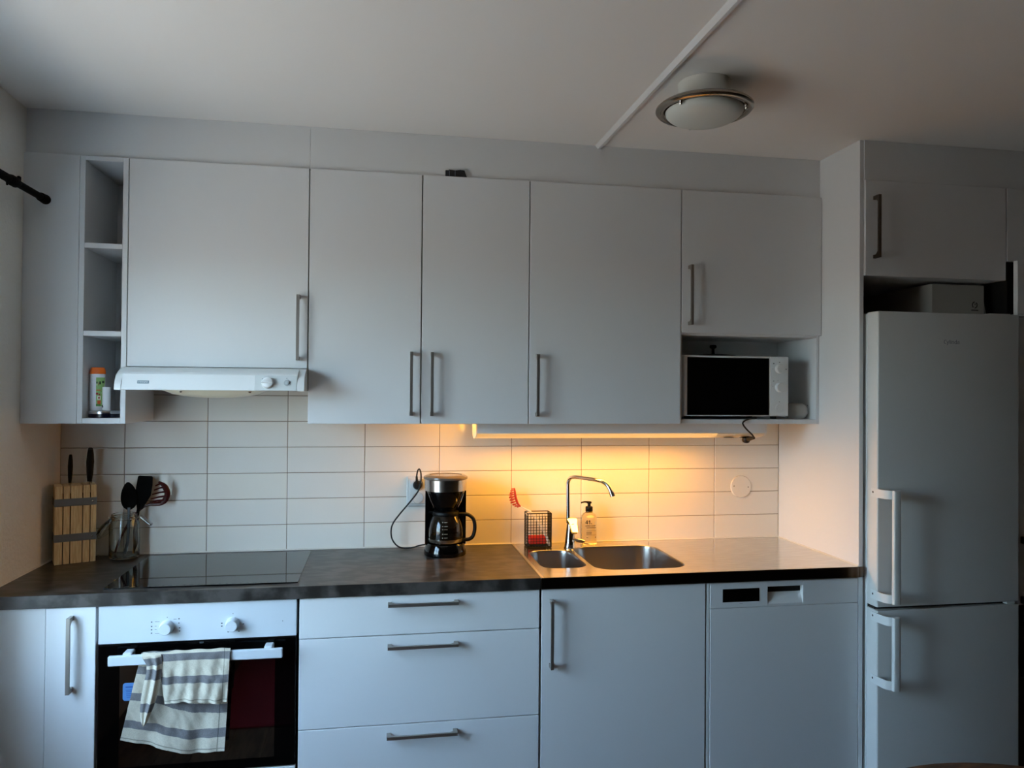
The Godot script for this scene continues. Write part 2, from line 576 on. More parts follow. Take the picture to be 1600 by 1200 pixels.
# ---------------------------------------------------------------- wall cabinets
func wall_cabinets():
	var s: Sh
	var o := thing("filler_board", "white filler panel between left wall and narrow open shelf", "filler panel", Vector3(-0.24, YB, 0.3))
	s = Sh.new()
	s.span(XL + 0.0005, -0.1548, YB, YT, 0.3105, ZU, 0.0008)
	part("panel", s, M.white, o)
	o = thing("open_shelf", "narrow white open shelf unit with three compartments by left wall", "shelf unit", Vector3(-0.077, YB, 0.16))
	s = Sh.new()
	s.span(-0.1542, -0.137, YB, YT, 0.002, ZU); s.span(-0.018, -0.001, YB, YT, 0.002, ZU)
	s.span(-0.137, -0.018, YB, 1.4312, 0.002, ZU); s.span(-0.137, -0.018, 2.3065, YT, 0.002, ZU)
	s.span(-0.137, -0.018, 1.4312, 2.3065, 0.002, 0.01, 0.0)
	part("shelf_body", s, M.white, o)
	for y in [2.0175, 1.719]:
		s = Sh.new()
		s.span(-0.137, -0.018, y - 0.0088, y + 0.0088, 0.01, ZU - 0.001)
		part("shelf", s, M.white, o)
	# above the hood
	o = thing("wall_cabinet", "white wall cabinet above the cooker hood with one handle", "cabinet", Vector3(0.3, 1.61, 0.16))
	carcass(o, 0.0005, 0.5995, 1.612, YT - 0.002, 0.3095)
	var d := door(o, 0, 0.6, 1.609, YT, ZU)
	handle(d, Vector3(0.567, 1.7525, ZU))
	# double cabinet
	o = thing("wall_cabinet", "white double wall cabinet whose two handles meet in the middle", "cabinet", Vector3(1.0, YB, 0.16))
	carcass(o, 0.6005, 1.3995, YB, YT - 0.002, 0.3095)
	d = door(o, 0.6, 1.0, YB, YT, ZU)
	handle(d, Vector3(0.9646, 1.5585, ZU))
	d = door(o, 1.0, 1.4, YB, YT, ZU)
	handle(d, Vector3(1.039, 1.5575, ZU))
	o = thing("wall_cabinet", "white tall single-door wall cabinet above the tap, handle at lower left", "cabinet", Vector3(1.7, YB, 0.16))
	carcass(o, 1.4005, 1.9995, YB, YT - 0.002, 0.3095)
	d = door(o, 1.4, 2.0, YB, YT, ZU)
	handle(d, Vector3(1.4301, 1.557, ZU))
	o = thing("wall_cabinet", "white wall cabinet with an open niche that holds the microwave", "cabinet", Vector3(2.3, YB, 0.16))
	s = Sh.new()
	s.span(2.0005, 2.0115, YB, YT - 0.002, 0.002, 0.31); s.span(2.583, 2.5955, YB, YT - 0.002, 0.002, 0.31)
	s.span(2.0115, 2.583, YB, 1.4299, 0.002, 0.31); s.span(2.0115, 2.583, 1.7585, 1.775, 0.002, 0.31)
	s.span(2.0115, 2.583, 2.304, YT - 0.002, 0.002, 0.31); s.span(2.0115, 2.583, 1.43, 2.304, 0.002, 0.01, 0.0)
	part("cabinet_body", s, M.white, o)
	s = Sh.new()
	s.lathe([Vector2(0, 0), Vector2(0.004, 0), Vector2(0.004, 0.0008), Vector2(0, 0.0008)], 10, Transform3D(Basis(Vector3(0, 0, 1), Vector3(-1, 0, 0), Vector3(0, -1, 0)), Vector3(2.5838, 1.485, 0.25)))
	part("drill_hole", s, M.black_matt, o)
	d = door(o, 2.0, 2.5964, 1.767, YT, ZU)
	handle(d, Vector3(2.0325, 1.9118, ZU))
	o = thing("end_panel", "tall white end panel beside the fridge, floor to ceiling", "end panel", Vector3(2.604, 0, 0.28))
	s = Sh.new()
	s.span(XP, 2.6128, 0.0, YC - 0.0005, 0.0, 0.5685, 0.0008)
	part("panel", s, M.white, o)


func hood():
	var o := thing("cooker_hood", "white slim cooker hood under the left wall cabinet", "cooker hood", Vector3(0.3, 1.528, 0.25))
	var s := Sh.new()
	var P := Basis(Vector3(0, 0, 1), Vector3(0, 1, 0), Vector3(-1, 0, 0))   # outline in (z, y), length along -x
	var prof := PackedVector2Array([Vector2(0.02, 1.53), Vector2(0.02, 1.6065), Vector2(0.345, 1.6065), Vector2(0.395, 1.599), Vector2(0.427, 1.588), Vector2(0.4345, 1.5815), Vector2(0.449, 1.5295), Vector2(0.447, 1.5285)])
	s.prism(prof, -0.577, -0.021, Transform3D(P, Vector3.ZERO))
	part("hood_body", s, M.white_gloss, o)
	var cap := PackedVector2Array([Vector2(0.02, 1.5285), Vector2(0.02, 1.6067), Vector2(0.335, 1.6067)])
	for i in 11:
		var f := float(i) / 10
		cap.append(Vector2(0.335 + 0.1145 * sin(f * PI / 2), 1.5285 + 0.0782 * pow(cos(f * PI / 2), 0.85)))
	var shade := mat(Color(0.80, 0.82, 0.82), 0.35)
	for x in [[-0.0205, -0.0005], [-0.5995, -0.5775]]:
		s = Sh.new()
		s.prism(cap, x[0], x[1], Transform3D(P, Vector3.ZERO), true)
		part("end_cap", s, M.white_gloss, o)
	# control panel lies on the sloping front
	var tilt := atan2(0.0145, 0.052)
	var fr := Basis(Vector3.RIGHT, -tilt)
	s = Sh.new()
	var mid := Vector3(0.507, 1.5555, 0.4422)
	s.box(mid, Vector3(0.137, 0.0515, 0.0016), 0.0006, fr)
	var cp := part("control_panel", s, shade, o)
	s = Sh.new()
	var kt := Transform3D(fr * Basis(Vector3.RIGHT, PI / 2), mid + fr * Vector3(-0.0265, -0.002, 0.001))
	s.lathe([Vector2(0.0195, 0), Vector2(0.0195, 0.004), Vector2(0.0178, 0.012), Vector2(0.016, 0.0135), Vector2(0, 0.0135)], 28, kt)
	var kn := part("knob", s, M.white_gloss, cp)
	s = Sh.new()
	s.box(mid + fr * Vector3(-0.0265, -0.002, 0.017), Vector3(0.036, 0.006, 0.007), 0.0015, fr * Basis(Vector3(0, 0, 1), -0.08))
	part("knob", s, M.white_gloss, cp)
	s = Sh.new()
	kt.origin = mid + fr * Vector3(0.037, 0, 0.0006)
	s.lathe([Vector2(0.0115, 0), Vector2(0.0115, 0.001), Vector2(0.0075, 0.001), Vector2(0.007, 0.005), Vector2(0.0055, 0.0058), Vector2(0, 0.0055)], 24, kt)
	part("button", s, mat(Color(0.68, 0.71, 0.72), 0.4), cp)
	s = Sh.new()
	for q in [[-0.044, 0.0135], [-0.046, 0.001], [0.035, 0.0165], [0.029, 0.0], [0.047, 0.0]]:
		s.box(mid + fr * Vector3(q[0], q[1], 0.0009), Vector3(0.0025, 0.0025, 0.0006), 0.0002, fr)
	part("marking", s, M.mark, cp)
	# badge
	s = Sh.new()
	var bm := Vector3(0.0875, 1.5545, 0.4425)
	s.box(bm, Vector3(0.036, 0.0105, 0.0008), 0.0002, fr)
	var bd := part("badge", s, mat(Color(0.42, 0.50, 0.54), 0.4), o)
	lettering("lettering", "FRANKE", 0.0056, M.white_gloss, bd, bm + fr * Vector3(0, 0, 0.0007), fr, 1.15)
	# lens below
	s = Sh.new()
	var rows := []
	for i in 9:
		var f := float(i) / 8
		var row := PackedVector3Array()
		for j in 13:
			var g := float(j) / 12
			row.append(Vector3(lerpf(0.135, 0.46, g), 1.5282 - 0.026 * pow(sin(f * PI), 0.7) * pow(sin(g * PI), 0.45), lerpf(0.27, 0.432, f)))
		rows.append(row)
	s.grid(rows)
	var lens := mat(Color(0.97, 0.94, 0.84), 0.3)
	lens.backlight = Color(0.5, 0.46, 0.36)
	part("lamp_lens", s, lens, o)
	for x in [0.2, 0.42]:
		s = Sh.new()
		s.lathe([Vector2(0.006, -0.006), Vector2(0.004, -0.002), Vector2(0, -0.002)], 10, Transform3D(Basis(Vector3(1, 0, 0), Vector3(0, -1, 0), Vector3(0, 0, -1)), Vector3(x, 1.519, 0.428)))
		part("screw", s, M.chrome, o)


# ---------------------------------------------------------------- base units
func base_units():
	var s: Sh
	var y1 := 0.8595
	var o := thing("corner_filler", "white corner filler panel under the worktop at left wall", "filler panel", Vector3(-0.24, 0, 0.55))
	s = Sh.new()
	s.span(XL + 0.0005, -0.1485, 0.1, y1, 0.545, 0.563, 0.0008)
	part("panel", s, M.white, o)
	o = thing("base_cabinet", "narrow white base cabinet between corner filler and oven", "cabinet", Vector3(-0.075, 0, 0.28))
	carcass(o, -0.147, -0.0025, 0.1, y1, 0.545, true)
	var d := door(o, -0.1475, -0.0015, 0.1, y1 - 0.002, ZB)
	handle(d, Vector3(-0.071, 0.718, ZB))
	# drawers
	o = thing("drawer_unit", "white three-drawer base unit between oven and sink cabinet", "drawer unit", Vector3(1.0, 0, 0.28))
	carcass(o, 0.6035, 1.3975, 0.1, y1, 0.545, true)
	for q in [[0.7285, y1 - 0.002, 0.8318], [0.4355, 0.7255, 0.6935], [0.1, 0.4325, 0.4025]]:
		d = door(o, 0.6025, 1.398, q[0], q[1], ZB, "drawer_front")
		handle(d, Vector3(1.0015, q[2], ZB), false)
	o = thing("base_cabinet", "white sink base cabinet between drawers and dishwasher", "cabinet", Vector3(1.7, 0, 0.28))
	carcass(o, 1.4015, 1.9985, 0.1, 0.7, 0.545, true)
	d = door(o, 1.402, 1.999, 0.1, y1 - 0.002, ZB)
	handle(d, Vector3(1.4352, 0.71, ZB))
	# oven
	o = thing("oven", "built-in oven with white control strip and black glass door", "oven", Vector3(0.3, 0, 0.28))
	s = Sh.new()
	s.span(0.006, 0.594, 0.26, 0.856, 0.01, 0.53)
	part("oven_body", s, M.black_matt, o)
	s = Sh.new()
	s.span(0.0039, 0.5962, 0.7405, 0.8575, 0.535, ZB, 0.0015)
	var pan := part("control_panel", s, M.enamel, o)
	var RX := Basis(Vector3.RIGHT, PI / 2)
	for q in [[0.2035, 0.7865, 0.0], [0.4, 0.7875, 0.1]]:
		s = Sh.new()
		s.lathe([Vector2(0.0215, 0), Vector2(0.0215, 0.006), Vector2(0.0195, 0.009), Vector2(0.0182, 0.0275), Vector2(0.0168, 0.0295), Vector2(0, 0.0295)], 32, Transform3D(RX, Vector3(q[0], q[1], ZB)))
		part("knob", s, M.enamel, pan)
	s = Sh.new()
	for q in [[0.158, 0.8035, 4], [0.158, 0.790, 4], [0.158, 0.7795, 4], [0.158, 0.769, 4], [0.2035, 0.8165, 2], [0.2385, 0.8105, 4], [0.2385, 0.797, 3], [0.2405, 0.782, 4], [0.2405, 0.772, 4],
			[0.4, 0.8195, 2], [0.3665, 0.7905, 5], [0.3665, 0.7815, 5], [0.3865, 0.7625, 5], [0.4185, 0.763, 5], [0.432, 0.7855, 5], [0.5528, 0.79, 2.2]]:
		var w: float = q[2] * 0.001
		s.box(Vector3(q[0], q[1], ZB + 0.0002), Vector3(w, minf(w, 0.0032), 0.0005), 0.0)
	for q in [[0.1745, 0.804, 0.014], [0.17, 0.7905, 0.006], [0.17, 0.78, 0.006], [0.176, 0.768, 0.016], [0.227, 0.81, 0.01]]:
		s.box(Vector3(q[0], q[1], ZB + 0.0002), Vector3(q[2], 0.0009, 0.0005), 0.0)
	part("marking", s, M.mark, pan)
	s = Sh.new()
	s.span(0.0045, 0.5955, 0.326, 0.7375, 0.538, ZB - 0.001, 0.002)
	var gd := part("oven_door", s, mat(Color(0.01, 0.01, 0.011), 0.05, 0.0, 0.25), o)
	s = Sh.new()
	s.box(Vector3(0.2985, 0.520, ZB - 0.0009), Vector3(0.464, 0.325, 0.0005), 0.0)
	var wp := mat(Color(0.012, 0.012, 0.013), 0.03, 0.0, 1.0)
	wp.clearcoat_enabled = true
	wp.clearcoat = 1.0
	wp.clearcoat_roughness = 0.03
	part("window_pane", s, wp, gd)
	lettering("lettering", "IKEA", 0.0048, M.grey_mark, gd, Vector3(0.3066, 0.7325, ZB - 0.0009), Basis.IDENTITY, 1.0)
	s = Sh.new()
	s.prism(at2(rrect(0.058, 0.055, 0.008), Vector2(0.1055, 0.5905)), ZB - 0.0009, ZB - 0.0004)
	var st := part("sticker", s, mat(Color(0.33, 0.52, 0.74), 0.5), gd, "blue instruction sticker")
	s = Sh.new()
	for q in [[0.0965, 0.605, 0.024, 0.004], [0.117, 0.605, 0.012, 0.004], [0.099, 0.5955, 0.028, 0.002], [0.101, 0.5905, 0.03, 0.002], [0.1, 0.584, 0.028, 0.002], [0.1, 0.5785, 0.026, 0.0018], [0.1, 0.5735, 0.024, 0.0018]]:
		s.box(Vector3(q[0], q[1], ZB - 0.0003), Vector3(q[2], q[3], 0.0003), 0.0)
	part("lettering", s, mat(Color(0.15, 0.33, 0.6), 0.5), st)
	s = Sh.new()
	s.span(0.0465, 0.558, 0.6868, 0.7164, 0.6, 0.614, 0.002)
	var hb := part("handle", s, M.enamel, gd, "white flat bar handle")
	for x in [0.099, 0.5145]:
		s = Sh.new()
		s.span(x - 0.013, x + 0.013, 0.698, 0.7235, ZB - 0.001, 0.606, 0.003)
		part("handle_bracket", s, M.enamel, hb)
	s = Sh.new()
	s.span(0.0045, 0.5955, 0.1, 0.3225, 0.545, ZB, 0.0012)
	part("lower_front", s, M.white, o)
	# dishwasher
	o = thing("dishwasher", "white dishwasher with dark display, right of the sink cabinet", "dishwasher", Vector3(2.3, 0, 0.28))
	s = Sh.new()
	s.span(2.0025, 2.5945, 0.1, y1 - 0.001, 0.01, 0.548)
	part("dishwasher_body", s, M.white, o)
	s = Sh.new()
	s.span(2.016, 2.594, 0.1, 0.766, 0.548, ZB, 0.0012)
	part("door", s, M.white, o)
	s = Sh.new()
	s.span(2.0032, 2.0138, 0.1, 0.857, 0.548, ZB - 0.0015, 0.001)
	part("side_trim", s, M.white_gloss, o)
	s = Sh.new()   # fascia with an opening for the grip
	var g0 := 2.2356; var g1 := 2.3734; var h0 := 0.776; var h1 := 0.838
	s.span(2.016, g0, 0.7675, 0.857, 0.548, ZB, 0.001); s.span(g1, 2.594, 0.7675, 0.857, 0.548, ZB, 0.001)
	s.span(g0, g1, 0.7675, h0, 0.548, ZB, 0.0); s.span(g0, g1, h1, 0.857, 0.548, ZB, 0.0)
	var fa := part("control_panel", s, M.white, o)
	s = Sh.new()
	s.quad(Vector3(g0, h0, ZB - 0.001), Vector3(g1, h0, ZB - 0.001), Vector3(g1, h1 - 0.024, 0.5485), Vector3(g0, h1 - 0.024, 0.5485), Vector3(0, 0.4, 0.9).normalized())
	part("grip_recess", s, M.white_gloss, fa)
	s = Sh.new()
	s.span(g0, g1, h1 - 0.024, h1, 0.5482, 0.5488, 0.0)
	part("grip_slot", s, M.black_matt, fa)
	s = Sh.new()
	s.box(Vector3(2.1328, 0.8113, ZB + 0.0001), Vector3(0.1405, 0.047, 0.0012), 0.0003)
	part("display", s, M.black_gloss, fa)
	s = Sh.new()
	s.box(Vector3(2.1328, 0.782, ZB), Vector3(0.012, 0.0012, 0.0006), 0.0)
	part("marking", s, M.grey_mark, fa)
	o = thing("plinth", "white plinth below the base units", "plinth", Vector3(1.1, 0, 0.5))
	s = Sh.new()
	s.span(XL + 0.001, XP - 0.001, 0.0, 0.098, 0.5, 0.516)
	part("board", s, M.white, o)


func rect_ring(c: Vector2, w: float, h: float, r: float, inset: float, y: float) -> PackedVector3Array:
	return flat_ring(rrect(w - 2 * inset, h - 2 * inset, maxf(r - inset * 0.6, 0.008), 8), y, Vector3(c.x, 0, c.y))


func worktops():
	var o := thing("worktop", "dark stone-look laminate worktop left of the sink", "worktop", Vector3(0.53, 0.86, 0.28))
	var s := Sh.new()
	s.span(XL + 0.0005, 1.3985, 0.8605, YW, 0.0005, ZW, 0.0012)
	part("slab", s, M.laminate, o)
	o = thing("sink_worktop", "brushed steel worktop with two sink bowls and dark front edge", "sink", Vector3(2.0, 0.86, 0.28))
	var S := Vector2(1.5205, 0.293); var sw := 0.173; var sh := 0.31
	var L := Vector2(1.798, 0.293); var lw := 0.353; var lh := 0.41
	s = Sh.new()
	var hs := at2(rrect(sw, sh, 0.055, 8), S)
	var hl := at2(rrect(lw, lh, 0.075, 8), L)
	var T := Transform3D(Basis(Vector3(1, 0, 0), Vector3(0, 0, 1), Vector3(0, -1, 0)), Vector3(0, YW, 0))
	for q in [[1.409, S.x], [S.x, L.x], [L.x, XP - 0.0005]]:
		var polys := [PackedVector2Array([Vector2(q[0], 0.0005), Vector2(q[1], 0.0005), Vector2(q[1], ZW - 0.001), Vector2(q[0], ZW - 0.001)])]
		for hole in [hs, hl]:
			var nx := []
			for p in polys: nx.append_array(Geometry2D.clip_polygons(p, hole))
			polys = nx
		for p in polys:
			var ix := Geometry2D.triangulate_polygon(p)
			for k in range(0, ix.size(), 3):
				s.tri(T * Vector3(p[ix[k]].x, p[ix[k]].y, 0), T * Vector3(p[ix[k + 1]].x, p[ix[k + 1]].y, 0), T * Vector3(p[ix[k + 2]].x, p[ix[k + 2]].y, 0), Vector3.UP, Vector3.UP, Vector3.UP)
	part("steel_top", s, M.steel, o)
	for q in [[S, sw, sh, 0.055], [L, lw, lh, 0.075]]:
		s = Sh.new()
		var rows := []
		for e in [[0.0, 0.0], [0.0012, -0.0008], [0.003, -0.004], [0.004, -0.012], [0.008, -0.06], [0.014, -0.125], [0.02, -0.14], [0.032, -0.15], [0.05, -0.154], [0.08, -0.156]]:
			rows.append(rect_ring(q[0], q[1], q[2], q[3], e[0], YW + e[1]))
		var cen := PackedVector3Array()
		for p in rows[0]: cen.append(Vector3(q[0].x, YW - 0.157, q[0].y))
		rows.append(cen)
		s.grid(rows, true, true)
		var b := part("sink_bowl", s, M.bowl, o)
		s = Sh.new()
		s.lathe([Vector2(0.04, 0.0), Vector2(0.038, 0.003), Vector2(0.03, 0.001), Vector2(0, 0.0005)], 24, Transform3D(Basis.IDENTITY, Vector3(q[0].x, YW - 0.1565, q[0].y)))
		part("strainer", s, M.chrome, b)
	s = Sh.new()
	s.span(1.4, XP - 0.0005, 0.8605, YW - 0.0004, ZW - 0.006, ZW, 0.001)
	s.span(XP - 0.0005, 2.6145, 0.8615, YW - 0.0008, 0.5695, ZW, 0.001)
	var edge := mat(Color(0.33, 0.30, 0.27), 0.2, 1.0)
	part("front_edge", s, edge, o, "dark polished steel front edge")
	s = Sh.new()
	s.span(1.399, 1.4095, YW - 0.003, YW + 0.0008, 0.001, ZW - 0.0005, 0.0006)
	part("joint_strip", s, mat(Color(0.80, 0.77, 0.73), 0.28, 1.0), o)
	o = thing("cooktop", "black glass induction cooktop set on the dark worktop", "cooktop", Vector3(0.3, YW, 0.29))
	s = Sh.new()
	s.prism(at2(rrect(0.591, 0.477, 0.004, 3), Vector2(0.299, 0.2925)), 0.0, -0.0042, Transform3D(Basis(Vector3(1, 0, 0), Vector3(0, 0, 1), Vector3(0, -1, 0)), Vector3(0, YW + 0.0002, 0)))
	part("glass_plate", s, mat(Color(0.012, 0.012, 0.013), 0.03, 0.0, 0.5), o)
	s = Sh.new()
	for i in 21: s.box(Vector3(0.07 + i * 0.0215, YW + 0.0045, 0.519), Vector3(0.006 if i % 3 else 0.012, 0.0003, 0.0035), 0.0)
	part("marking", s, mat(Color(0.3, 0.3, 0.3), 0.5), o)


# ---------------------------------------------------------------- fridge and tall units
func fridge_side():
	var s: Sh
	var FR := mat(Color(0.86, 0.865, 0.86), 0.3)
	var o := thing("filler_strip", "thin white filler strip between end panel and fridge", "filler strip", Vector3(2.617, 0, 0.28))
	s = Sh.new()
	s.span(2.6133, 2.6205, 0.0, 1.835, 0.0, 0.55, 0.0006)
	part("strip", s, M.white, o)
	o = thing("fridge_freezer", "tall white fridge-freezer right of the end panel", "fridge", Vector3(2.92, 0, 0.32))
	s = Sh.new()
	s.span(2.6255, 3.2125, 0.02, 1.8335, 0.02, 0.572, 0.004)
	part("fridge_body", s, FR, o)
	var f := 0.635
	for q in [[0.7665, 1.8345, "fridge_door"], [0.06, 0.7535, "freezer_door"]]:
		s = Sh.new()
		var dp := at2(rrect(0.5895, 0.062, 0.006, 4), Vector2(2.919, f - 0.031))
		s.prism(dp, -q[0], -q[1], Transform3D(Basis(Vector3(1, 0, 0), Vector3(0, 0, 1), Vector3(0, -1, 0)), Vector3.ZERO), true)
		var d := part(q[2], s, FR, o)
		if q[2] == "fridge_door":
			lettering("lettering", "Cylinda", 0.0145, M.grey_mark, d, Vector3(2.926, 1.728, f + 0.0002), Basis.IDENTITY, 1.05)
			fridge_grip(d, 0.792, 1.1925)
		else:
			fridge_grip(d, 0.488, 0.7455)
	s = Sh.new()
	s.span(2.63, 3.2, 0.7537, 0.7663, 0.56, 0.61, 0.0)
	part("door_gasket", s, M.black_matt, o)
	s = Sh.new()
	s.span(3.165, 3.2, 0.7545, 0.7655, 0.6, 0.63, 0.001)
	part("hinge", s, M.plastic, o)
	s = Sh.new()
	s.span(3.115, 3.21, 1.8338, 1.8425, 0.5, 0.6, 0.002)
	part("hinge", s, FR, o)
	# cupboard over the fridge
	o = thing("wall_cabinet", "white deep cupboard above the fridge with handle at left", "cabinet", Vector3(2.91, 1.973, 0.28))
	carcass(o, 2.614, 3.2115, 1.974, 2.327, 0.556)
	var d := door(o, 2.6125, 3.2125, 1.973, 2.3275, 0.576)
	handle(d, Vector3(2.651, 2.1515, 0.576), true, 0.231, mat(Color(0.42, 0.39, 0.36), 0.4, 1.0))
	var t := structure("trim_5", "white filler board above the fridge cupboard, under the ceiling", "filler board")
	s = Sh.new()
	s.span(2.613, 4.0, 2.3285, YC - 0.0005, 0.553, 0.571, 0.0008)
	part("board", s, M.white, t)
	# tall unit at the edge of the view
	o = thing("tall_cabinet", "white tall cabinet right of the fridge with black bar handles", "cabinet", Vector3(3.52, 0, 0.28))
	s = Sh.new()
	s.span(3.2305, 3.82, 0.1, 2.327, 0.002, 0.5575)
	part("cabinet_body", s, M.black_matt, o)
	door(o, 3.2135, 3.822, 2.048, 2.3275, 0.576)
	s = Sh.new()
	s.span(3.2195, 3.82, 1.842, 2.044, 0.6, 0.62, 0.001)
	part("pull_out_front", s, M.white, o)
	s = Sh.new()
	s.span(3.2195, 3.822, 1.832, 1.8415, 0.558, 0.62, 0.001)
	part("shelf", s, M.white, o)
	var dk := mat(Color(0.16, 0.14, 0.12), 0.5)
	d = door(o, 3.222, 3.822, 0.745, 1.829, 0.617, "door", M.white)
	for q in [[0.8, 1.01]]:
		pass
	tall_grip(d, 0.765, 0.99)
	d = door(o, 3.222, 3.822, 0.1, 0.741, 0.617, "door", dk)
	tall_grip(d, 0.49, 0.70)


func tall_grip(p: Node3D, y0: float, y1: float):
	var s := Sh.new()
	for y in [y0, y1]: s.span(3.234, 3.262, y - 0.013, y + 0.013, 0.617, 0.65, 0.002)
	s.span(3.2445, 3.262, y0, y1, 0.642, 0.654, 0.002)
	part("handle", s, M.black, p, "black bar handle")


func fridge_grip(p: Node3D, y0: float, y1: float):
	var s := Sh.new()
	s.prism(at2(rrect(0.028, 0.016, 0.005, 3), Vector2(2.6565, 0.694)), -y0, -y1, Transform3D(Basis(Vector3(1, 0, 0), Vector3(0, 0, 1), Vector3(0, -1, 0)), Vector3.ZERO), true)
	var g := part("handle", s, M.white_gloss, p, "white vertical bar handle")
	for y in [y0 + 0.016, y1 - 0.016]:
		s = Sh.new()
		var pl := PackedVector2Array()
		var c := curve([Vector3(2.6225, 0.6, 0), Vector3(2.6225, 0.64, 0), Vector3(2.6255, 0.668, 0), Vector3(2.634, 0.684, 0), Vector3(2.646, 0.691, 0)], 4)
		for q in c: pl.append(Vector2(q.x, q.y))
		c = curve([Vector3(2.646, 0.686, 0), Vector3(2.637, 0.68, 0), Vector3(2.6295, 0.666, 0), Vector3(2.6255, 0.636, 0), Vector3(2.6255, 0.6, 0)], 4)
		for q in c: pl.append(Vector2(q.x, q.y))
		s.prism(pl, -y + 0.0155, -y - 0.0155, Transform3D(Basis(Vector3(1, 0, 0), Vector3(0, 0, 1), Vector3(0, -1, 0)), Vector3.ZERO), true)
		part("handle_strap", s, M.white_gloss, g)
		s = Sh.new()
		s.lathe([Vector2(0.004, 0), Vector2(0.003, 0.0006), Vector2(0, 0.0006)], 10, Transform3D(Basis(Vector3(0, 0, 1), Vector3(-1, 0, 0), Vector3(0, -1, 0)), Vector3(2.6224, y + 0.002, 0.612)))
		part("screw", s, M.black_matt, g)


# ---------------------------------------------------------------- left end of the worktop
func counter_left():
	var s: Sh
	var turn := deg_to_rad(24.6)
	var o := thing("knife_block", "slatted light wood knife block with two steel bands by left wall", "knife block", Vector3(-0.2435, YW, 0.0895), "", turn)
	# local: width x, front +z; centre of the base at the origin
	var w := 0.131; var dp := 0.086; var hh := 0.281
	var x := -w / 2
	for f in [0.205, 0.165, 0.3, 0.18, 0.15]:
		var wd: float = f * (w - 0.0120)
		s = Sh.new()
		s.span(x, x + wd, 0.0, hh, -dp / 2, dp / 2, 0.0015)
		part("slat", s, M.beech, o)
		x += wd + 0.003
	s = Sh.new()
	s.span(-w / 2 + 0.002, w / 2 - 0.002, 0.001, hh - 0.03, -dp / 2 + 0.01, dp / 2 - 0.006, 0.0)
	part("core", s, M.black_matt, o)
	for y in [0.094, 0.221]:
		s = Sh.new()
		var h2 := 0.0135
		s.span(-w / 2 - 0.0016, w / 2 + 0.0016, y - h2, y + h2, dp / 2, dp / 2 + 0.0016, 0.0006)
		s.span(-w / 2 - 0.0016, w / 2 + 0.0016, y - h2, y + h2, -dp / 2 - 0.0016, -dp / 2, 0.0006)
		s.span(-w / 2 - 0.0016, -w / 2, y - h2, y + h2, -dp / 2, dp / 2, 0.0006)
		s.span(w / 2, w / 2 + 0.0016, y - h2, y + h2, -dp / 2, dp / 2, 0.0006)
		var b := part("steel_band", s, mat(Color(0.55, 0.55, 0.55), 0.5, 0.65), o)
		s = Sh.new()
		s.lathe([Vector2(0.003, 0), Vector2(0.002, 0.001), Vector2(0, 0.0012)], 10, Transform3D(Basis(Vector3.RIGHT, PI / 2), Vector3(w / 2 - 0.012, y, dp / 2 + 0.0016)))
		part("rivet", s, M.chrome, b)
	# knives: lofted handles
	for q in [[Vector3(-0.2583, 1.1815, 0.0968), Vector3(-0.2566, 1.2905, 0.098), 0.0085, "slimmer knife with black handle, left in the wooden block"], [Vector3(-0.2012, 1.1815, 0.0704), Vector3(-0.1990, 1.313, 0.0715), 0.0132, "larger knife with thick black handle, right in the wooden block"]]:
		var k := thing("knife", q[3], "knife", q[0], "knives in the block")
		s = Sh.new()
		var a: Vector3 = q[0]; var b: Vector3 = q[1]; var r: float = q[2]
		var d := (b - a)
		var pts := []; var rr := []
		for e in [[0.0, 0.55], [0.04, 0.62], [0.1, 0.66], [0.3, 0.86], [0.6, 1.0], [0.82, 0.86], [0.95, 0.66], [1.0, 0.45]]:
			pts.append(a + d * e[0]); rr.append(r * e[1])
		s.tube(pts, rr, 14, 0.6, Vector3(-0.42, 0, -0.9))
		part("handle", s, M.black, k)
		s = Sh.new()
		s.tube([a + d * 0.008, a + d * 0.05], r * 0.72, 14, 0.62, Vector3(-0.42, 0, -0.9))
		part("bolster", s, M.steel, k)
		if r > 0.01:
			s = Sh.new()
			s.tube([a + d * 0.94, a + d * 0.985, a + d * 1.004], [r * 0.7, r * 0.56, r * 0.35], 14, 0.62, Vector3(-0.42, 0, -0.9))
			part("end_cap", s, mat(Color(0.25, 0.25, 0.25), 0.4, 1.0), k)
		s = Sh.new()
		s.box(a - Vector3(0, 0.012, 0), Vector3(0.0018, 0.03, r * 2.0), 0.0, Basis(Vector3.UP, turn))
		part("blade", s, M.steel, k)
	# glass jar
	var J := Vector3(-0.0815, YW, 0.06)
	o = thing("glass_jar", "clear clip-top glass jar holding cooking utensils", "jar", J)
	s = Sh.new()
	s.lathe([Vector2(0, 0.0015), Vector2(0.044, 0.0008), Vector2(0.0505, 0.004), Vector2(0.0525, 0.012), Vector2(0.0525, 0.115), Vector2(0.0505, 0.13), Vector2(0.0455, 0.142), Vector2(0.0445, 0.148), Vector2(0.0475, 0.151), Vector2(0.0475, 0.156), Vector2(0.045, 0.159), Vector2(0.046, 0.163), Vector2(0.0445, 0.1655), Vector2(0.042, 0.1655),
			Vector2(0.042, 0.142), Vector2(0.0475, 0.129), Vector2(0.0495, 0.115), Vector2(0.049, 0.014), Vector2(0.046, 0.009), Vector2(0, 0.008)], 48, Transform3D(Basis.IDENTITY, J))
	part("jar_body", s, M.glass, o)
	s = Sh.new()
	var lc := Vector3(-0.1435, 1.0145, 0.065)
	var ax := Vector3(0.80, -0.56, 0.18).normalized()
	var lx := ax.cross(Vector3(0, 0, 1)).normalized()
	var LT := Transform3D(Basis(lx, ax, lx.cross(ax)), lc)
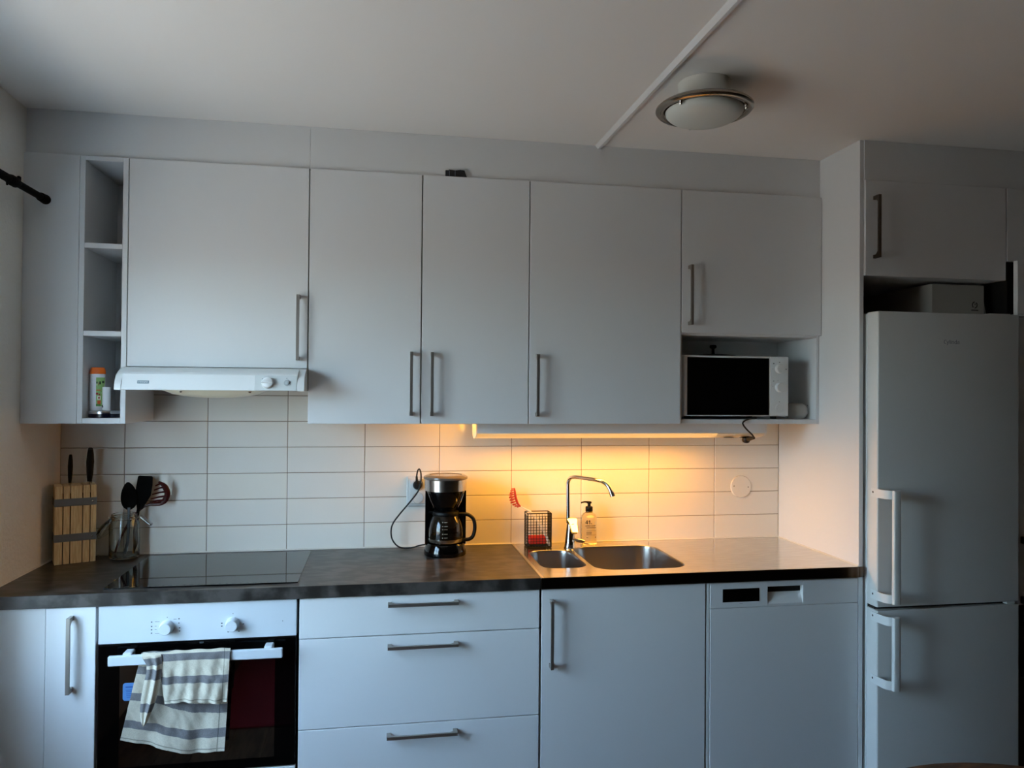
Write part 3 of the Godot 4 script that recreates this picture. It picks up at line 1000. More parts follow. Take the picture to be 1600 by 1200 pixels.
	s.lathe([Vector2(0, -0.005), Vector2(0.036, -0.005), Vector2(0.046, -0.003), Vector2(0.048, 0.0), Vector2(0.046, 0.003), Vector2(0.038, 0.004), Vector2(0.036, 0.009), Vector2(0.02, 0.0075), Vector2(0, 0.007)], 32, LT)
	part("lid", s, M.glass, o, "clear glass lid hanging open")
	s = Sh.new()
	var ring := []
	for i in 33: ring.append(J + Vector3(cos(TAU * i / 32) * 0.0462, 0.1475, sin(TAU * i / 32) * 0.0462))
	s.tube(ring, 0.0012, 6)
	s.tube(curve([J + Vector3(-0.046, 0.148, 0.012), J + Vector3(-0.052, 0.156, 0.012), lc + Vector3(0.012, 0.025, 0.01), lc + lx * 0.03], 5), 0.0012, 6)
	part("wire_ring", s, M.chrome, o)
	s = Sh.new()
	s.tube(curve([J + Vector3(0.046, 0.148, 0.012), J + Vector3(0.058, 0.159, 0.018), J + Vector3(0.0665, 0.156, 0.012), J + Vector3(0.098, 0.127, 0.008)], 5), 0.0016, 6)
	s.tube(curve([J + Vector3(0.046, 0.146, -0.004), J + Vector3(0.056, 0.150, 0.0), J + Vector3(0.0875, 0.1235, 0.0), J + Vector3(0.098, 0.127, 0.008)], 5), 0.0042, 8)
	part("wire_bail", s, M.chrome, o)
	# spoon
	o = thing("serving_spoon", "black plastic serving spoon standing in the glass jar", "spoon", Vector3(-0.075, 0.915, 0.07), "utensils in the jar")
	s = Sh.new()
	var rows := []
	for i in 15:
		var f := float(i) / 14
		var wd := 0.0305 * pow(sin(pow(f, 0.8) * PI * 0.97 + 0.05), 0.62) if f < 0.98 else 0.004
		var row := PackedVector3Array()
		for j in 20:
			var a := TAU * j / 20
			var zz := sin(a)
			row.append(Vector3(-0.0665 - 0.004 * f + cos(a) * wd, lerpf(1.079, 1.183, f), 0.064 - 0.01 * sin(f * PI) + (zz * 0.003 if zz > 0 else zz * 0.011) * minf(1.0, wd / 0.02)))
		rows.append(row)
	s.grid(rows, true)
	part("bowl", s, M.utensil, o)
	s = Sh.new()
	s.tube([Vector3(-0.0665, 1.088, 0.0645), Vector3(-0.0655, 1.06, 0.0645), Vector3(-0.067, 0.96, 0.07), Vector3(-0.0765, 0.916, 0.072)], [0.0055, 0.005, 0.0055, 0.006], 10, 0.6, Vector3(0, 0, 1))
	part("handle", s, mat(Color(0.36, 0.40, 0.43), 0.3), o)
	# turner
	o = thing("spatula", "black flat kitchen turner standing in the glass jar behind the spoon", "spatula", Vector3(-0.046, 0.915, 0.055), "utensils in the jar")
	s = Sh.new()
	var sp := PackedVector2Array([Vector2(-0.0365, 1.207), Vector2(0.0075, 1.2045), Vector2(0.011, 1.2005), Vector2(0.0105, 1.17), Vector2(0.0055, 1.1321), Vector2(-0.009, 1.1053), Vector2(-0.024, 1.082), Vector2(-0.041, 1.08), Vector2(-0.0445, 1.105), Vector2(-0.0475, 1.16), Vector2(-0.041, 1.204)])
	s.prism(sp, 0.0, 0.003, Transform3D(Basis(Vector3.RIGHT, -0.06), Vector3(0, 0.0, 0.116)))
	part("blade", s, M.utensil, o)
	s = Sh.new()
	s.tube([Vector3(-0.034, 1.10, 0.0525), Vector3(-0.04, 1.05, 0.056), Vector3(-0.0435, 1.0, 0.062), Vector3(-0.041, 0.955, 0.068), Vector3(-0.048, 0.916, 0.066)], [0.0045, 0.0065, 0.008, 0.0075, 0.003], 10, 0.7, Vector3(0, 0, 1))
	part("handle", s, M.utensil, o)
	# pasta fork
	o = thing("pasta_fork", "dark red toothed pasta server leaning out of the glass jar", "pasta server", Vector3(-0.118, 0.912, 0.05), "utensils in the jar")
	s = Sh.new()
	var sp2 := curve([Vector3(-0.0172, 1.088, 0.048), Vector3(0.0038, 1.0965, 0.046), Vector3(0.034, 1.0985, 0.045), Vector3(0.0555, 1.112, 0.046), Vector3(0.0645, 1.139, 0.05), Vector3(0.054, 1.167, 0.056), Vector3(0.036, 1.183, 0.062)], 5)
	var sr := []
	for i in sp2.size(): sr.append(lerpf(0.003, 0.0105, minf(1.0, i / 13.0)) if i < 24 else lerpf(0.0105, 0.003, (i - 24) / 6.0))
	s.tube(sp2, sr, 12, 0.45, Vector3(0.2, 0.2, 1))
	part("head", s, M.dark_red, o)
	for q in [[27, Vector3(0.028, 1.169, 0.073)], [24, Vector3(0.0235, 1.153, 0.074)], [21, Vector3(0.017, 1.137, 0.073)], [18, Vector3(0.011, 1.1195, 0.07)], [15, Vector3(0.0065, 1.108, 0.067)], [12, Vector3(0.002, 1.1015, 0.062)]]:
		s = Sh.new()
		var a: Vector3 = sp2[q[0]]
		s.tube([a, a.lerp(q[1], 0.5) + Vector3(0, 0.002, 0.001), q[1]], [0.004, 0.0032, 0.0022], 8)
		part("tooth", s, M.dark_red, o)
	s = Sh.new()
	s.tube(curve([Vector3(-0.0172, 1.088, 0.048), Vector3(-0.035, 1.074, 0.048), Vector3(-0.07, 1.03, 0.048), Vector3(-0.1, 0.967, 0.05), Vector3(-0.1185, 0.9125, 0.05)], 5), 0.0042, 10)
	part("handle", s, M.dark_red, o)


# ---------------------------------------------------------------- coffee maker
func coffee():
	var C := Vector3(1.1085, YW, 0.153)
	var T := Transform3D(Basis.IDENTITY, C)
	var o := thing("coffee_maker", "black drip coffee maker with steel band and glass pot", "coffee maker", C)
	var s := Sh.new()
	s.lathe([Vector2(0, 0.0), Vector2(0.079, 0.0), Vector2(0.0815, 0.003), Vector2(0.0815, 0.012), Vector2(0.0805, 0.02), Vector2(0.075, 0.042), Vector2(0.072, 0.0465), Vector2(0.068, 0.0475), Vector2(0, 0.0475)], 48, T)
	part("base", s, M.black_gloss, o)
	s = Sh.new()   # back column
	var col := PackedVector2Array()
	for i in 21:
		var a := PI + PI * i / 20
		col.append(Vector2(cos(a) * 0.079, sin(a) * 0.079))
	col.append(Vector2(0.079, 0.012)); col.append(Vector2(0.062, 0.012)); col.append(Vector2(0.055, -0.03)); col.append(Vector2(-0.055, -0.03)); col.append(Vector2(-0.062, 0.012)); col.append(Vector2(-0.079, 0.012))
	s.prism(col, -0.04, -0.255, Transform3D(Basis(Vector3(1, 0, 0), Vector3(0, 0, 1), Vector3(0, -1, 0)), C), true)
	part("column", s, M.black_gloss, o)
	s = Sh.new()   # filter housing, tapering down
	s.lathe([Vector2(0, 0.172), Vector2(0.043, 0.172), Vector2(0.05, 0.182), Vector2(0.062, 0.205), Vector2(0.073, 0.235), Vector2(0.0775, 0.249), Vector2(0.0775, 0.255)], 48, T)
	part("filter_housing", s, M.black_gloss, o)
	for sg in [-1, 1]:
		s = Sh.new()
		s.tube([C + Vector3(sg * 0.0665, 0.238, 0.037), C + Vector3(sg * 0.058, 0.212, 0.034), C + Vector3(sg * 0.0465, 0.186, 0.026)], 0.0022, 8)
		part("chrome_trim", s, M.chrome, o)
	s = Sh.new()
	s.lathe([Vector2(0.0775, 0.2485), Vector2(0.0805, 0.249), Vector2(0.0805, 0.2915), Vector2(0.0775, 0.292)], 56, T)
	part("steel_band", s, mat(Color(0.72, 0.71, 0.70), 0.22, 1.0), o, "brushed steel band")
	s = Sh.new()
	s.lathe([Vector2(0.0775, 0.2905), Vector2(0.085, 0.293), Vector2(0.086, 0.297), Vector2(0.0845, 0.302), Vector2(0.076, 0.3065), Vector2(0.064, 0.3085), Vector2(0.0625, 0.3065), Vector2(0.03, 0.307), Vector2(0, 0.307)], 48, T)
	part("lid", s, mat(Color(0.40, 0.365, 0.33), 0.12), o, "greyish translucent round lid")
	# pot
	var P := C + Vector3(0, 0.0485, 0.012)
	T = Transform3D(Basis.IDENTITY, P)
	var pot := thing("coffee_pot", "glass coffee pot with black handle on the coffee maker", "coffee pot", P)
	var potg := glass(Color(0.10, 0.075, 0.045), 0.55)
	s = Sh.new()
	s.lathe([Vector2(0, 0.001), Vector2(0.056, 0.0), Vector2(0.063, 0.004), Vector2(0.0665, 0.014), Vector2(0.0685, 0.035), Vector2(0.067, 0.058), Vector2(0.061, 0.082), Vector2(0.052, 0.1), Vector2(0.0475, 0.108), Vector2(0.0475, 0.116)], 48, T)
	var body := part("pot_glass", s, potg, pot)
	s = Sh.new()
	s.lathe([Vector2(0.0635, 0.0035), Vector2(0.0668, 0.006), Vector2(0.0695, 0.0185), Vector2(0.0672, 0.019)], 48, T)
	part("pot_band", s, mat(Color(0.78, 0.76, 0.72), 0.25, 1.0), pot, "steel band round the foot")
	s = Sh.new()
	s.lathe([Vector2(0.049, 0.104), Vector2(0.0515, 0.107), Vector2(0.0525, 0.112), Vector2(0.0505, 0.119), Vector2(0.045, 0.122), Vector2(0, 0.1225)], 40, T)
	s.prism(PackedVector2Array([Vector2(-0.045, 0.108), Vector2(-0.066, 0.1165), Vector2(-0.064, 0.12), Vector2(-0.045, 0.12)]), -0.008, 0.008, T)
	part("pot_lid", s, M.black, pot)
	s = Sh.new()
	s.tube(curve([P + Vector3(0.046, 0.108, 0.004), P + Vector3(0.066, 0.1085, 0.005), P + Vector3(0.088, 0.1045, 0.006), P + Vector3(0.108, 0.087, 0.006), P + Vector3(0.1135, 0.055, 0.006), P + Vector3(0.107, 0.0235, 0.006), P + Vector3(0.092, 0.0105, 0.006), P + Vector3(0.067, 0.0085, 0.005)], 6), 0.0072, 12, 1.35, Vector3(0, 0, 1))
	s.tube(curve([P + Vector3(0.055, 0.108, 0.005), P + Vector3(0.067, 0.09, 0.005), P + Vector3(0.0715, 0.05, 0.005), P + Vector3(0.069, 0.004, 0.005)], 5), 0.0042, 8)
	part("handle", s, M.black, pot)
	s = Sh.new()
	var y0 := 0.0285
	for q in [0.0, 0.0145, 0.0315, 0.0435, 0.058]:
		var rr := 0.0688 if q < 0.03 else (0.067 if q < 0.05 else 0.0645)
		s.box(P + Vector3(-0.0045, y0 + q, sqrt(rr * rr - 0.00002) + 0.0004), Vector3(0.013, 0.0011, 0.0006), 0.0)
		s.box(P + Vector3(-0.0165, y0 + q, sqrt(rr * rr - 0.00028) + 0.0006), Vector3(0.003, 0.0028, 0.0006), 0.0)
	part("marking", s, mat(Color(0.8, 0.78, 0.74), 0.5), body)
	# socket
	var so := thing("wall_socket", "white double wall socket on the tiles left of the coffee maker", "socket", Vector3(1.008, 1.127, 0.0))
	s = Sh.new()
	s.box(Vector3(1.0075, 1.1265, 0.0055), Vector3(0.0885, 0.1245, 0.012), 0.004)
	s.box(Vector3(1.0085, 1.127, 0.015), Vector3(0.068, 0.102, 0.009), 0.003)
	var pl := part("plate", s, M.plastic, so)
	for y in [1.1535, 1.1005]:
		s = Sh.new()
		s.lathe([Vector2(0.0235, 0.0), Vector2(0.0225, 0.0028), Vector2(0.0205, 0.0028), Vector2(0.0198, -0.007), Vector2(0, -0.007)], 28, Transform3D(Basis(Vector3.RIGHT, PI / 2), Vector3(1.0085, y, 0.0195)))
		part("outlet", s, mat(Color(0.76, 0.78, 0.78), 0.4), pl)
		s = Sh.new()
		for dx in [-0.0095, 0.0095]: s.lathe([Vector2(0.003, 0.0), Vector2(0, 0.0004)], 10, Transform3D(Basis(Vector3.RIGHT, PI / 2), Vector3(1.0085 + dx, y, 0.0197 - 0.007 + 0.0002)))
		part("pin_hole", s, M.black_matt, pl)
	var pg := thing("power_cord", "black power cord and plug of the coffee maker", "power cord", Vector3(1.0055, 1.153, 0.03))
	s = Sh.new()
	s.lathe([Vector2(0.0175, -0.008), Vector2(0.0185, 0.0), Vector2(0.018, 0.008), Vector2(0.014, 0.013), Vector2(0, 0.014)], 24, Transform3D(Basis(Vector3.RIGHT, PI / 2), Vector3(1.006, 1.1535, 0.03)))
	s.tube([Vector3(1.004, 1.157, 0.037), Vector3(1.0025, 1.172, 0.041), Vector3(1.0015, 1.19, 0.043)], [0.0065, 0.0055, 0.0042], 10)
	part("plug", s, M.black_matt, pg)
	s = Sh.new()
	s.tube(curve([Vector3(1.0014, 1.1886, 0.045), Vector3(1.0035, 1.207, 0.05), Vector3(1.0075, 1.218, 0.053), Vector3(1.0125, 1.219, 0.056), Vector3(1.0175, 1.2028, 0.06), Vector3(1.017, 1.1728, 0.065), Vector3(1.006, 1.1322, 0.065), Vector3(0.9738, 1.0888, 0.06), Vector3(0.934, 1.0405, 0.055), Vector3(0.9093, 1.0046, 0.05), Vector3(0.9022, 0.9734, 0.045), Vector3(0.9075, 0.9402, 0.045), Vector3(0.9279, 0.9142, 0.045), Vector3(0.9558, 0.9045, 0.046), Vector3(0.9885, 0.9075, 0.05), Vector3(1.0133, 0.9165, 0.06), Vector3(1.038, 0.9265, 0.09)], 5), 0.0031, 8)
	part("cable", s, M.black_matt, pg)


# ---------------------------------------------------------------- round the sink
func sink_things():
	var s: Sh
	# tap
	var B := Vector3(1.618, YW, 0.108)
	var o := thing("mixer_tap", "chrome mixer tap with tall bent spout at the sink", "tap", B)
	s = Sh.new()
	s.lathe([Vector2(0.024, 0.0), Vector2(0.0245, 0.003), Vector2(0.0225, 0.006), Vector2(0.0205, 0.03), Vector2(0.0182, 0.075), Vector2(0.0165, 0.1), Vector2(0.013, 0.112), Vector2(0, 0.114)], 32, Transform3D(Basis(Vector3(1, 0, 0), Vector3(0.05, 1, 0.0), Vector3(0, 0, 1)), B))
	part("tap_body", s, M.chrome, o)
	s = Sh.new()
	s.tube(curve([Vector3(1.613, 1.0, 0.103), Vector3(1.6125, 1.06, 0.102), Vector3(1.611, 1.145, 0.101), Vector3(1.6115, 1.165, 0.102), Vector3(1.617, 1.182, 0.111), Vector3(1.628, 1.1895, 0.13), Vector3(1.644, 1.191, 0.16), Vector3(1.692, 1.1905, 0.252), Vector3(1.707, 1.186, 0.279), Vector3(1.7175, 1.176, 0.295), Vector3(1.724, 1.163, 0.304), Vector3(1.7295, 1.148, 0.31)], 6), 0.0078, 16)
	var sp := part("spout", s, M.chrome, o)
	s = Sh.new()
	s.tube([Vector3(1.729, 1.1505, 0.3095), Vector3(1.734, 1.1345, 0.3145)], 0.0098, 16)
	part("aerator", s, M.chrome, sp)
	s = Sh.new()   # lever plate, flaring upwards, leaning to the front
	var lev := PackedVector2Array([Vector2(-0.0105, -0.029), Vector2(0.0105, -0.029), Vector2(0.0135, -0.012), Vector2(0.0145, 0.006), Vector2(0.019, 0.022), Vector2(0.0185, 0.027), Vector2(0.006, 0.031), Vector2(-0.013, 0.030), Vector2(-0.0205, 0.0235), Vector2(-0.0145, 0.008), Vector2(-0.0135, -0.01)])
	s.prism(lev, -0.006, 0.006, Transform3D(Basis(Vector3.RIGHT, -0.82).scaled_local(Vector3(1, 1.2, 1)), Vector3(1.6265, 0.993, 0.134)), true)
	s.tube([Vector3(1.623, 0.99, 0.118), Vector3(1.6255, 0.99, 0.136)], 0.012, 14)
	part("lever", s, M.chrome, o)
	s = Sh.new()
	s.tube([Vector3(1.63, 0.935, 0.115), Vector3(1.648, 0.9335, 0.123), Vector3(1.66, 0.932, 0.128), Vector3(1.675, 0.929, 0.134)], [0.0075, 0.0085, 0.0085, 0.0045], 14)
	part("valve_knob", s, M.chrome, o)
	# soap
	var Q := Vector3(1.7165, YW + 0.0002, 0.046)
	o = thing("soap_bottle", "clear soap bottle with black pump behind the tap", "soap bottle", Q)
	s = Sh.new()
	var rows := []
	for e in [[0.0, 0.024], [0.0015, 0.0285], [0.006, 0.031], [0.06, 0.0312], [0.108, 0.031], [0.118, 0.0295], [0.126, 0.0245], [0.131, 0.0165], [0.134, 0.0135], [0.14, 0.0135]]:
		rows.append(flat_ring(rrect(e[1] * 2, e[1] * 1.9, e[1] * 0.72, 6), e[0], Q))
	s.grid(rows, true, true)
	for yy in [0, rows.size() - 1]:
		for j in rows[yy].size():
			var nn := Vector3(0, -1 if yy == 0 else 1, 0)
			s.tri(Q + Vector3(0, 0.0 if yy == 0 else 0.14, 0), rows[yy][j], rows[yy][(j + 1) % rows[yy].size()], nn, nn, nn)
	var bt := part("bottle_body", s, M.soap, o)
	s = Sh.new()
	s.lathe([Vector2(0.0145, 0.137), Vector2(0.0152, 0.138), Vector2(0.0152, 0.1545), Vector2(0.0135, 0.157), Vector2(0.0066, 0.1575), Vector2(0.0062, 0.172), Vector2(0, 0.172)], 24, Transform3D(Basis.IDENTITY, Q))
	s.lathe([Vector2(0, 0.169), Vector2(0.0105, 0.17), Vector2(0.0105, 0.176), Vector2(0.008, 0.178), Vector2(0, 0.1785)], 20, Transform3D(Basis.IDENTITY, Q))
	s.tube([Q + Vector3(-0.004, 0.1755, 0), Q + Vector3(-0.02, 0.1765, 0.002), Q + Vector3(-0.033, 0.1745, 0.003), Q + Vector3(-0.035, 0.171, 0.003)], [0.0042, 0.0036, 0.003, 0.0026], 10)
	part("pump", s, M.black, o)
	var zf := Q.z + 0.0312 * 0.95 + 0.0004
	lettering("lettering", "41.", 0.0165, M.black_matt, bt, Vector3(1.7068, 0.9965, zf + 0.0004), Basis.IDENTITY, 1.0, 800)
	lettering("lettering", "HAND SOAP", 0.0058, M.black_matt, bt, Vector3(1.7140, 0.9815, zf + 0.0004), Basis.IDENTITY, 1.0, 800)
	s = Sh.new()
	for q in [[1.7175, 0.9735, 0.0405, 0.0022], [1.7175, 0.962, 0.0405, 0.0007], [1.7085, 0.9555, 0.022, 0.0012], [1.7085, 0.9525, 0.023, 0.0012], [1.7085, 0.9495, 0.021, 0.0012], [1.7085, 0.9465, 0.022, 0.0012], [1.7175, 0.9435, 0.0405, 0.0006], [1.701, 0.9335, 0.007, 0.002], [1.736, 0.9345, 0.0035, 0.004]]:
		s.box(Vector3(q[0], q[1], zf), Vector3(q[2], q[3], 0.0003), 0.0)
	part("lettering", s, mat(Color(0.16, 0.12, 0.09), 0.6), bt)
	# wire caddy
	var x0 := 1.4475; var x1 := 1.5445; var z0 := 0.03; var z1 := 0.094; var y0 := YW + 0.003; var yt := 1.0395
	o = thing("wire_caddy", "black wire caddy for dish brush and sponge beside the sink", "wire basket", Vector3((x0 + x1) / 2, YW, 0.06))
	s = Sh.new()
	var fr := 0.0021
	for y in [y0, yt]:
		s.tube([Vector3(x0, y, z1), Vector3(x1, y, z1)], fr, 6)
		s.tube([Vector3(x0, y, z0), Vector3(x1, y, z0)], fr, 6)
		for x in [x0, x1]: s.tube([Vector3(x, y, z0), Vector3(x, y, z1)], fr, 6)
	for x in [x0, x1]:
		for z in [z0, z1]: s.tube([Vector3(x, y0, z), Vector3(x, yt, z)], fr, 6)
	part("frame", s, M.black, o)
	s = Sh.new()
	s.span(x1 - 0.001, x1 + 0.001, y0, yt - 0.004, z0, z1, 0.0005)
	part("side_plate", s, M.black, o)
	var wire := Sh.new()
	for i in range(1, 8):
		var x := lerpf(x0, x1, i / 8.0)
		wire.tube([Vector3(x, y0, z1), Vector3(x, yt - 0.012, z1)], 0.0009, 5)
		wire.tube([Vector3(x, y0, z0), Vector3(x, yt - 0.012, z0)], 0.0009, 5)
		wire.tube([Vector3(x, y0, z0), Vector3(x, y0, z1)], 0.0009, 5)
	for i in range(1, 5):
		var z := lerpf(z0, z1, i / 5.0)
		wire.tube([Vector3(x0, y0, z), Vector3(x0, yt - 0.012, z)], 0.0009, 5)
		wire.tube([Vector3(x0, y0, z), Vector3(x1, y0, z)], 0.0009, 5)
	for i in range(1, 12):
		var y := lerpf(y0, yt, i / 12.0)
		wire.tube([Vector3(x0, y, z1), Vector3(x1, y, z1)], 0.0009, 5)
		wire.tube([Vector3(x0, y, z0), Vector3(x1, y, z0)], 0.0009, 5)
		wire.tube([Vector3(x0, y, z0), Vector3(x0, y, z1)], 0.0009, 5)
	var wm := part("wire_mesh", wire, M.black, o)
	wm.set_meta("kind", "stuff")
	o = thing("sponge", "red dish sponge lying inside the black wire caddy", "sponge", Vector3(1.492, y0 + 0.002, 0.06))
	s = Sh.new()
	s.span(1.4555, 1.5285, y0 + 0.0095, y0 + 0.041, 0.04, 0.082, 0.005)
	var sm := mat(Color(0.80, 0.17, 0.13), 0.9)
	bump(sm, 0.08, 4.0, 77, Vector3.ONE * 20.0)
	var sg := part("foam", s, sm, o)
	s = Sh.new()
	s.span(1.456, 1.528, y0 + 0.0015, y0 + 0.0095, 0.0405, 0.0815, 0.002)
	part("scouring_pad", s, mat(Color(0.16, 0.14, 0.12), 0.9), o)
	# brush
	o = thing("dish_brush", "dish brush with white handle and red bristles leaning in the caddy", "brush", Vector3(1.54, y0, 0.06))
	s = Sh.new()
	s.tube(curve([Vector3(1.5385, 0.9075, 0.085), Vector3(1.531, 0.935, 0.079), Vector3(1.5028, 0.9932, 0.065), Vector3(1.4677, 1.0385, 0.054), Vector3(1.4436, 1.0525, 0.05), Vector3(1.4255, 1.0625, 0.048)], 5), [0.0045, 0.005, 0.0055, 0.006, 0.006, 0.006, 0.006, 0.006, 0.006, 0.006, 0.006, 0.006, 0.006, 0.006, 0.0055, 0.005, 0.0045, 0.004, 0.0035, 0.003, 0.0028, 0.0026, 0.0025, 0.0025, 0.0025, 0.0025], 10, 0.6, Vector3(0, 0, 1))
	part("handle", s, mat(Color(0.88, 0.86, 0.84), 0.4), o)
	s = Sh.new()
	var hd := curve([Vector3(1.4255, 1.0625, 0.048), Vector3(1.414, 1.075, 0.046), Vector3(1.4055, 1.1, 0.044), Vector3(1.4025, 1.122, 0.043), Vector3(1.4005, 1.1385, 0.042)], 5)
	var hr := []
	for i in hd.size(): hr.append(0.0085 * pow(sin(PI * clampf(0.08 + 0.9 * i / (hd.size() - 1.0), 0, 1)), 0.6))
	s.tube(hd, hr, 10, 0.6, Vector3(1, 0, 0.3))
	part("head", s, mat(Color(0.62, 0.14, 0.13), 0.5), o)
	s = Sh.new()
	var rng := RandomNumberGenerator.new()
	rng.seed = 21
	for i in range(1, hd.size() - 1, 2):
		for k in 4:
			var a: Vector3 = hd[i]
			var f: float = sin(PI * i / (hd.size() - 1.0))
			var d := Vector3(-1.0, -0.28, lerpf(-0.7, 0.9, k / 3.0)).normalized() * (0.012 + 0.016 * f) + Vector3(rng.randfn(0, 0.0008), rng.randfn(0, 0.0008), 0)
			s.tube([a, a + d], [0.0019, 0.0016], 5)
	var br := part("bristles", s, M.red, o)
	br.set_meta("kind", "stuff")
	# blind cover
	o = thing("blank_cover", "round cream blanking cover on the tiles at right", "cover plate", Vector3(2.416, 1.125, 0.0))
	s = Sh.new()
	s.lathe([Vector2(0.0485, 0.0), Vector2(0.0485, 0.003), Vector2(0.046, 0.0055), Vector2(0.03, 0.0065), Vector2(0, 0.007)], 40, Transform3D(Basis(Vector3.RIGHT, PI / 2), Vector3(2.416, 1.125, 0.0005)))
	var pl := part("plate", s, M.tile, o)
	s = Sh.new()
	for q in [[-0.0335, 0.003], [0.0325, -0.002]]:
		s.lathe([Vector2(0.003, 0), Vector2(0.002, 0.0008), Vector2(0, 0.0008)], 10, Transform3D(Basis(Vector3.RIGHT, PI / 2), Vector3(2.416 + q[0], 1.125 + q[1], 0.0065)))
	part("screw", s, mat(Color(0.4, 0.34, 0.26), 0.5), pl)


# ---------------------------------------------------------------- things on shelves
func shelf_things():
	var s: Sh
	var T := Vector3(-0.086, 1.4314, 0.2695)
	var o := thing("round_tin", "navy round tin with silver lid on the bottom shelf", "tin", T)
	s = Sh.new()
	s.lathe([Vector2(0, 0), Vector2(0.0485, 0), Vector2(0.0495, 0.001), Vector2(0.0495, 0.0135)], 48, Transform3D(Basis.IDENTITY, T))
	part("tin_body", s, mat(Color(0.035, 0.045, 0.14), 0.25), o)
	s = Sh.new()
	s.lathe([Vector2(0.0495, 0.0135), Vector2(0.0505, 0.0138), Vector2(0.0505, 0.0235), Vector2(0.0495, 0.0248), Vector2(0, 0.0248)], 48, Transform3D(Basis.IDENTITY, T))
	part("lid", s, mat(Color(0.75, 0.76, 0.77), 0.2, 1.0), o, "silver lid")
	var top := T.y + 0.025
	var Q := Vector3(-0.1095, top, 0.271)
	o = thing("shampoo_bottle", "white bottle with orange cap and green label on the tin", "bottle", Q)
	s = Sh.new()
	var rows := []
	for e in [[0.0, 0.0205], [0.002, 0.0225], [0.03, 0.0245], [0.06, 0.0258], [0.09, 0.0262], [0.115, 0.0262], [0.1245, 0.0258], [0.1262, 0.024]]:
		var r := PackedVector3Array()
		for i in 28: r.append(Q + Vector3(cos(TAU * i / 28) * e[1], e[0], sin(TAU * i / 28) * 0.016 * e[1] / 0.0262))
		rows.append(r)
	s.grid(rows, true, true)
	part("bottle_body", s, mat(Color(0.86, 0.86, 0.88), 0.35), o)
	s = Sh.new()
	rows = []
	for e in [[0.1255, 0.0255], [0.13, 0.0258], [0.138, 0.0252], [0.146, 0.022], [0.1485, 0.0195], [0.149, 0.001]]:
		var r := PackedVector3Array()
		for i in 28: r.append(Q + Vector3(cos(TAU * i / 28) * e[1], e[0], sin(TAU * i / 28) * 0.016 * e[1] / 0.0262))
		rows.append(r)
	s.grid(rows, true, true)
	part("cap", s, mat(Color(0.93, 0.42, 0.03), 0.4), o, "orange cap")
	# label wraps the right half of the front
	var lab := func(c0: float, c1: float, h0: float, h1: float, lift: float) -> Sh:
		var q := Sh.new()
		var rr := []
		for i in 9:
			var y := lerpf(h0, h1, i / 8.0)
			var w := 0.0245 + (y - 0.03) * 0.025 if y < 0.09 else 0.0262
			var r := PackedVector3Array()
			for j in 13:
				var cx := lerpf(c0, c1, j / 12.0)
				r.append(Q + Vector3(cx * w, y, sqrt(maxf(0.0, 1.0 - cx * cx)) * 0.016 * w / 0.0262 + lift))
			rr.append(r)
		q.grid(rr)
		return q
	var lb := part("label", lab.call(0.02, 0.96, 0.014, 0.1135, 0.0004), mat(Color(0.55, 0.70, 0.42), 0.5), o, "green printed label")
	var col := {"leaf": Color(0.10, 0.2, 0.07), "red": Color(0.62, 0.08, 0.10), "orange": Color(0.82, 0.34, 0.08), "white": Color(0.9, 0.88, 0.82), "green": Color(0.22, 0.45, 0.12)}
	for q in [["leaf", 0.06, 0.2, 0.092, 0.099], ["leaf", 0.4, 0.58, 0.09, 0.1], ["leaf", 0.7, 0.9, 0.094, 0.102], ["white", 0.1, 0.16, 0.086, 0.093], ["red", 0.3, 0.36, 0.086, 0.097],
			["orange", 0.05, 0.55, 0.068, 0.0715], ["red", 0.02, 0.3, 0.054, 0.061], ["red", 0.34, 0.52, 0.052, 0.058], ["white", 0.2, 0.6, 0.037, 0.05], ["red", 0.3, 0.5, 0.04, 0.047], ["orange", 0.2, 0.6, 0.022, 0.034], ["green", 0.04, 0.6, 0.0155, 0.022]]:
		part("print", lab.call(q[1], q[2], q[3], q[4], 0.0007), mat(col[q[0]], 0.5), lb)
	Q = Vector3(-0.0735, top, 0.2905)
	o = thing("white_tube", "small white cylindrical tube on the tin beside the shampoo", "tube", Q)
	s = Sh.new()
	s.lathe([Vector2(0, 0), Vector2(0.0125, 0), Vector2(0.0135, 0.001), Vector2(0.0135, 0.0795), Vector2(0.0128, 0.0805), Vector2(0, 0.0805)], 32, Transform3D(Basis.IDENTITY, Q))
	var b := part("tube_body", s, mat(Color(0.88, 0.89, 0.9), 0.35), o)
	s = Sh.new()
	for q in [[-0.0105, 0.017, 0.006, 0.0035], [-0.0095, 0.0125, 0.007, 0.0035], [-0.0085, 0.0155, 0.002, 0.009]]:
		s.box(Q + Vector3(q[0], q[1], sqrt(0.0136 * 0.0136 - q[0] * q[0])), Vector3(q[2], q[3], 0.0012), 0.0, Basis(Vector3.UP, -0.8))
	part("print", s, M.mark, b)


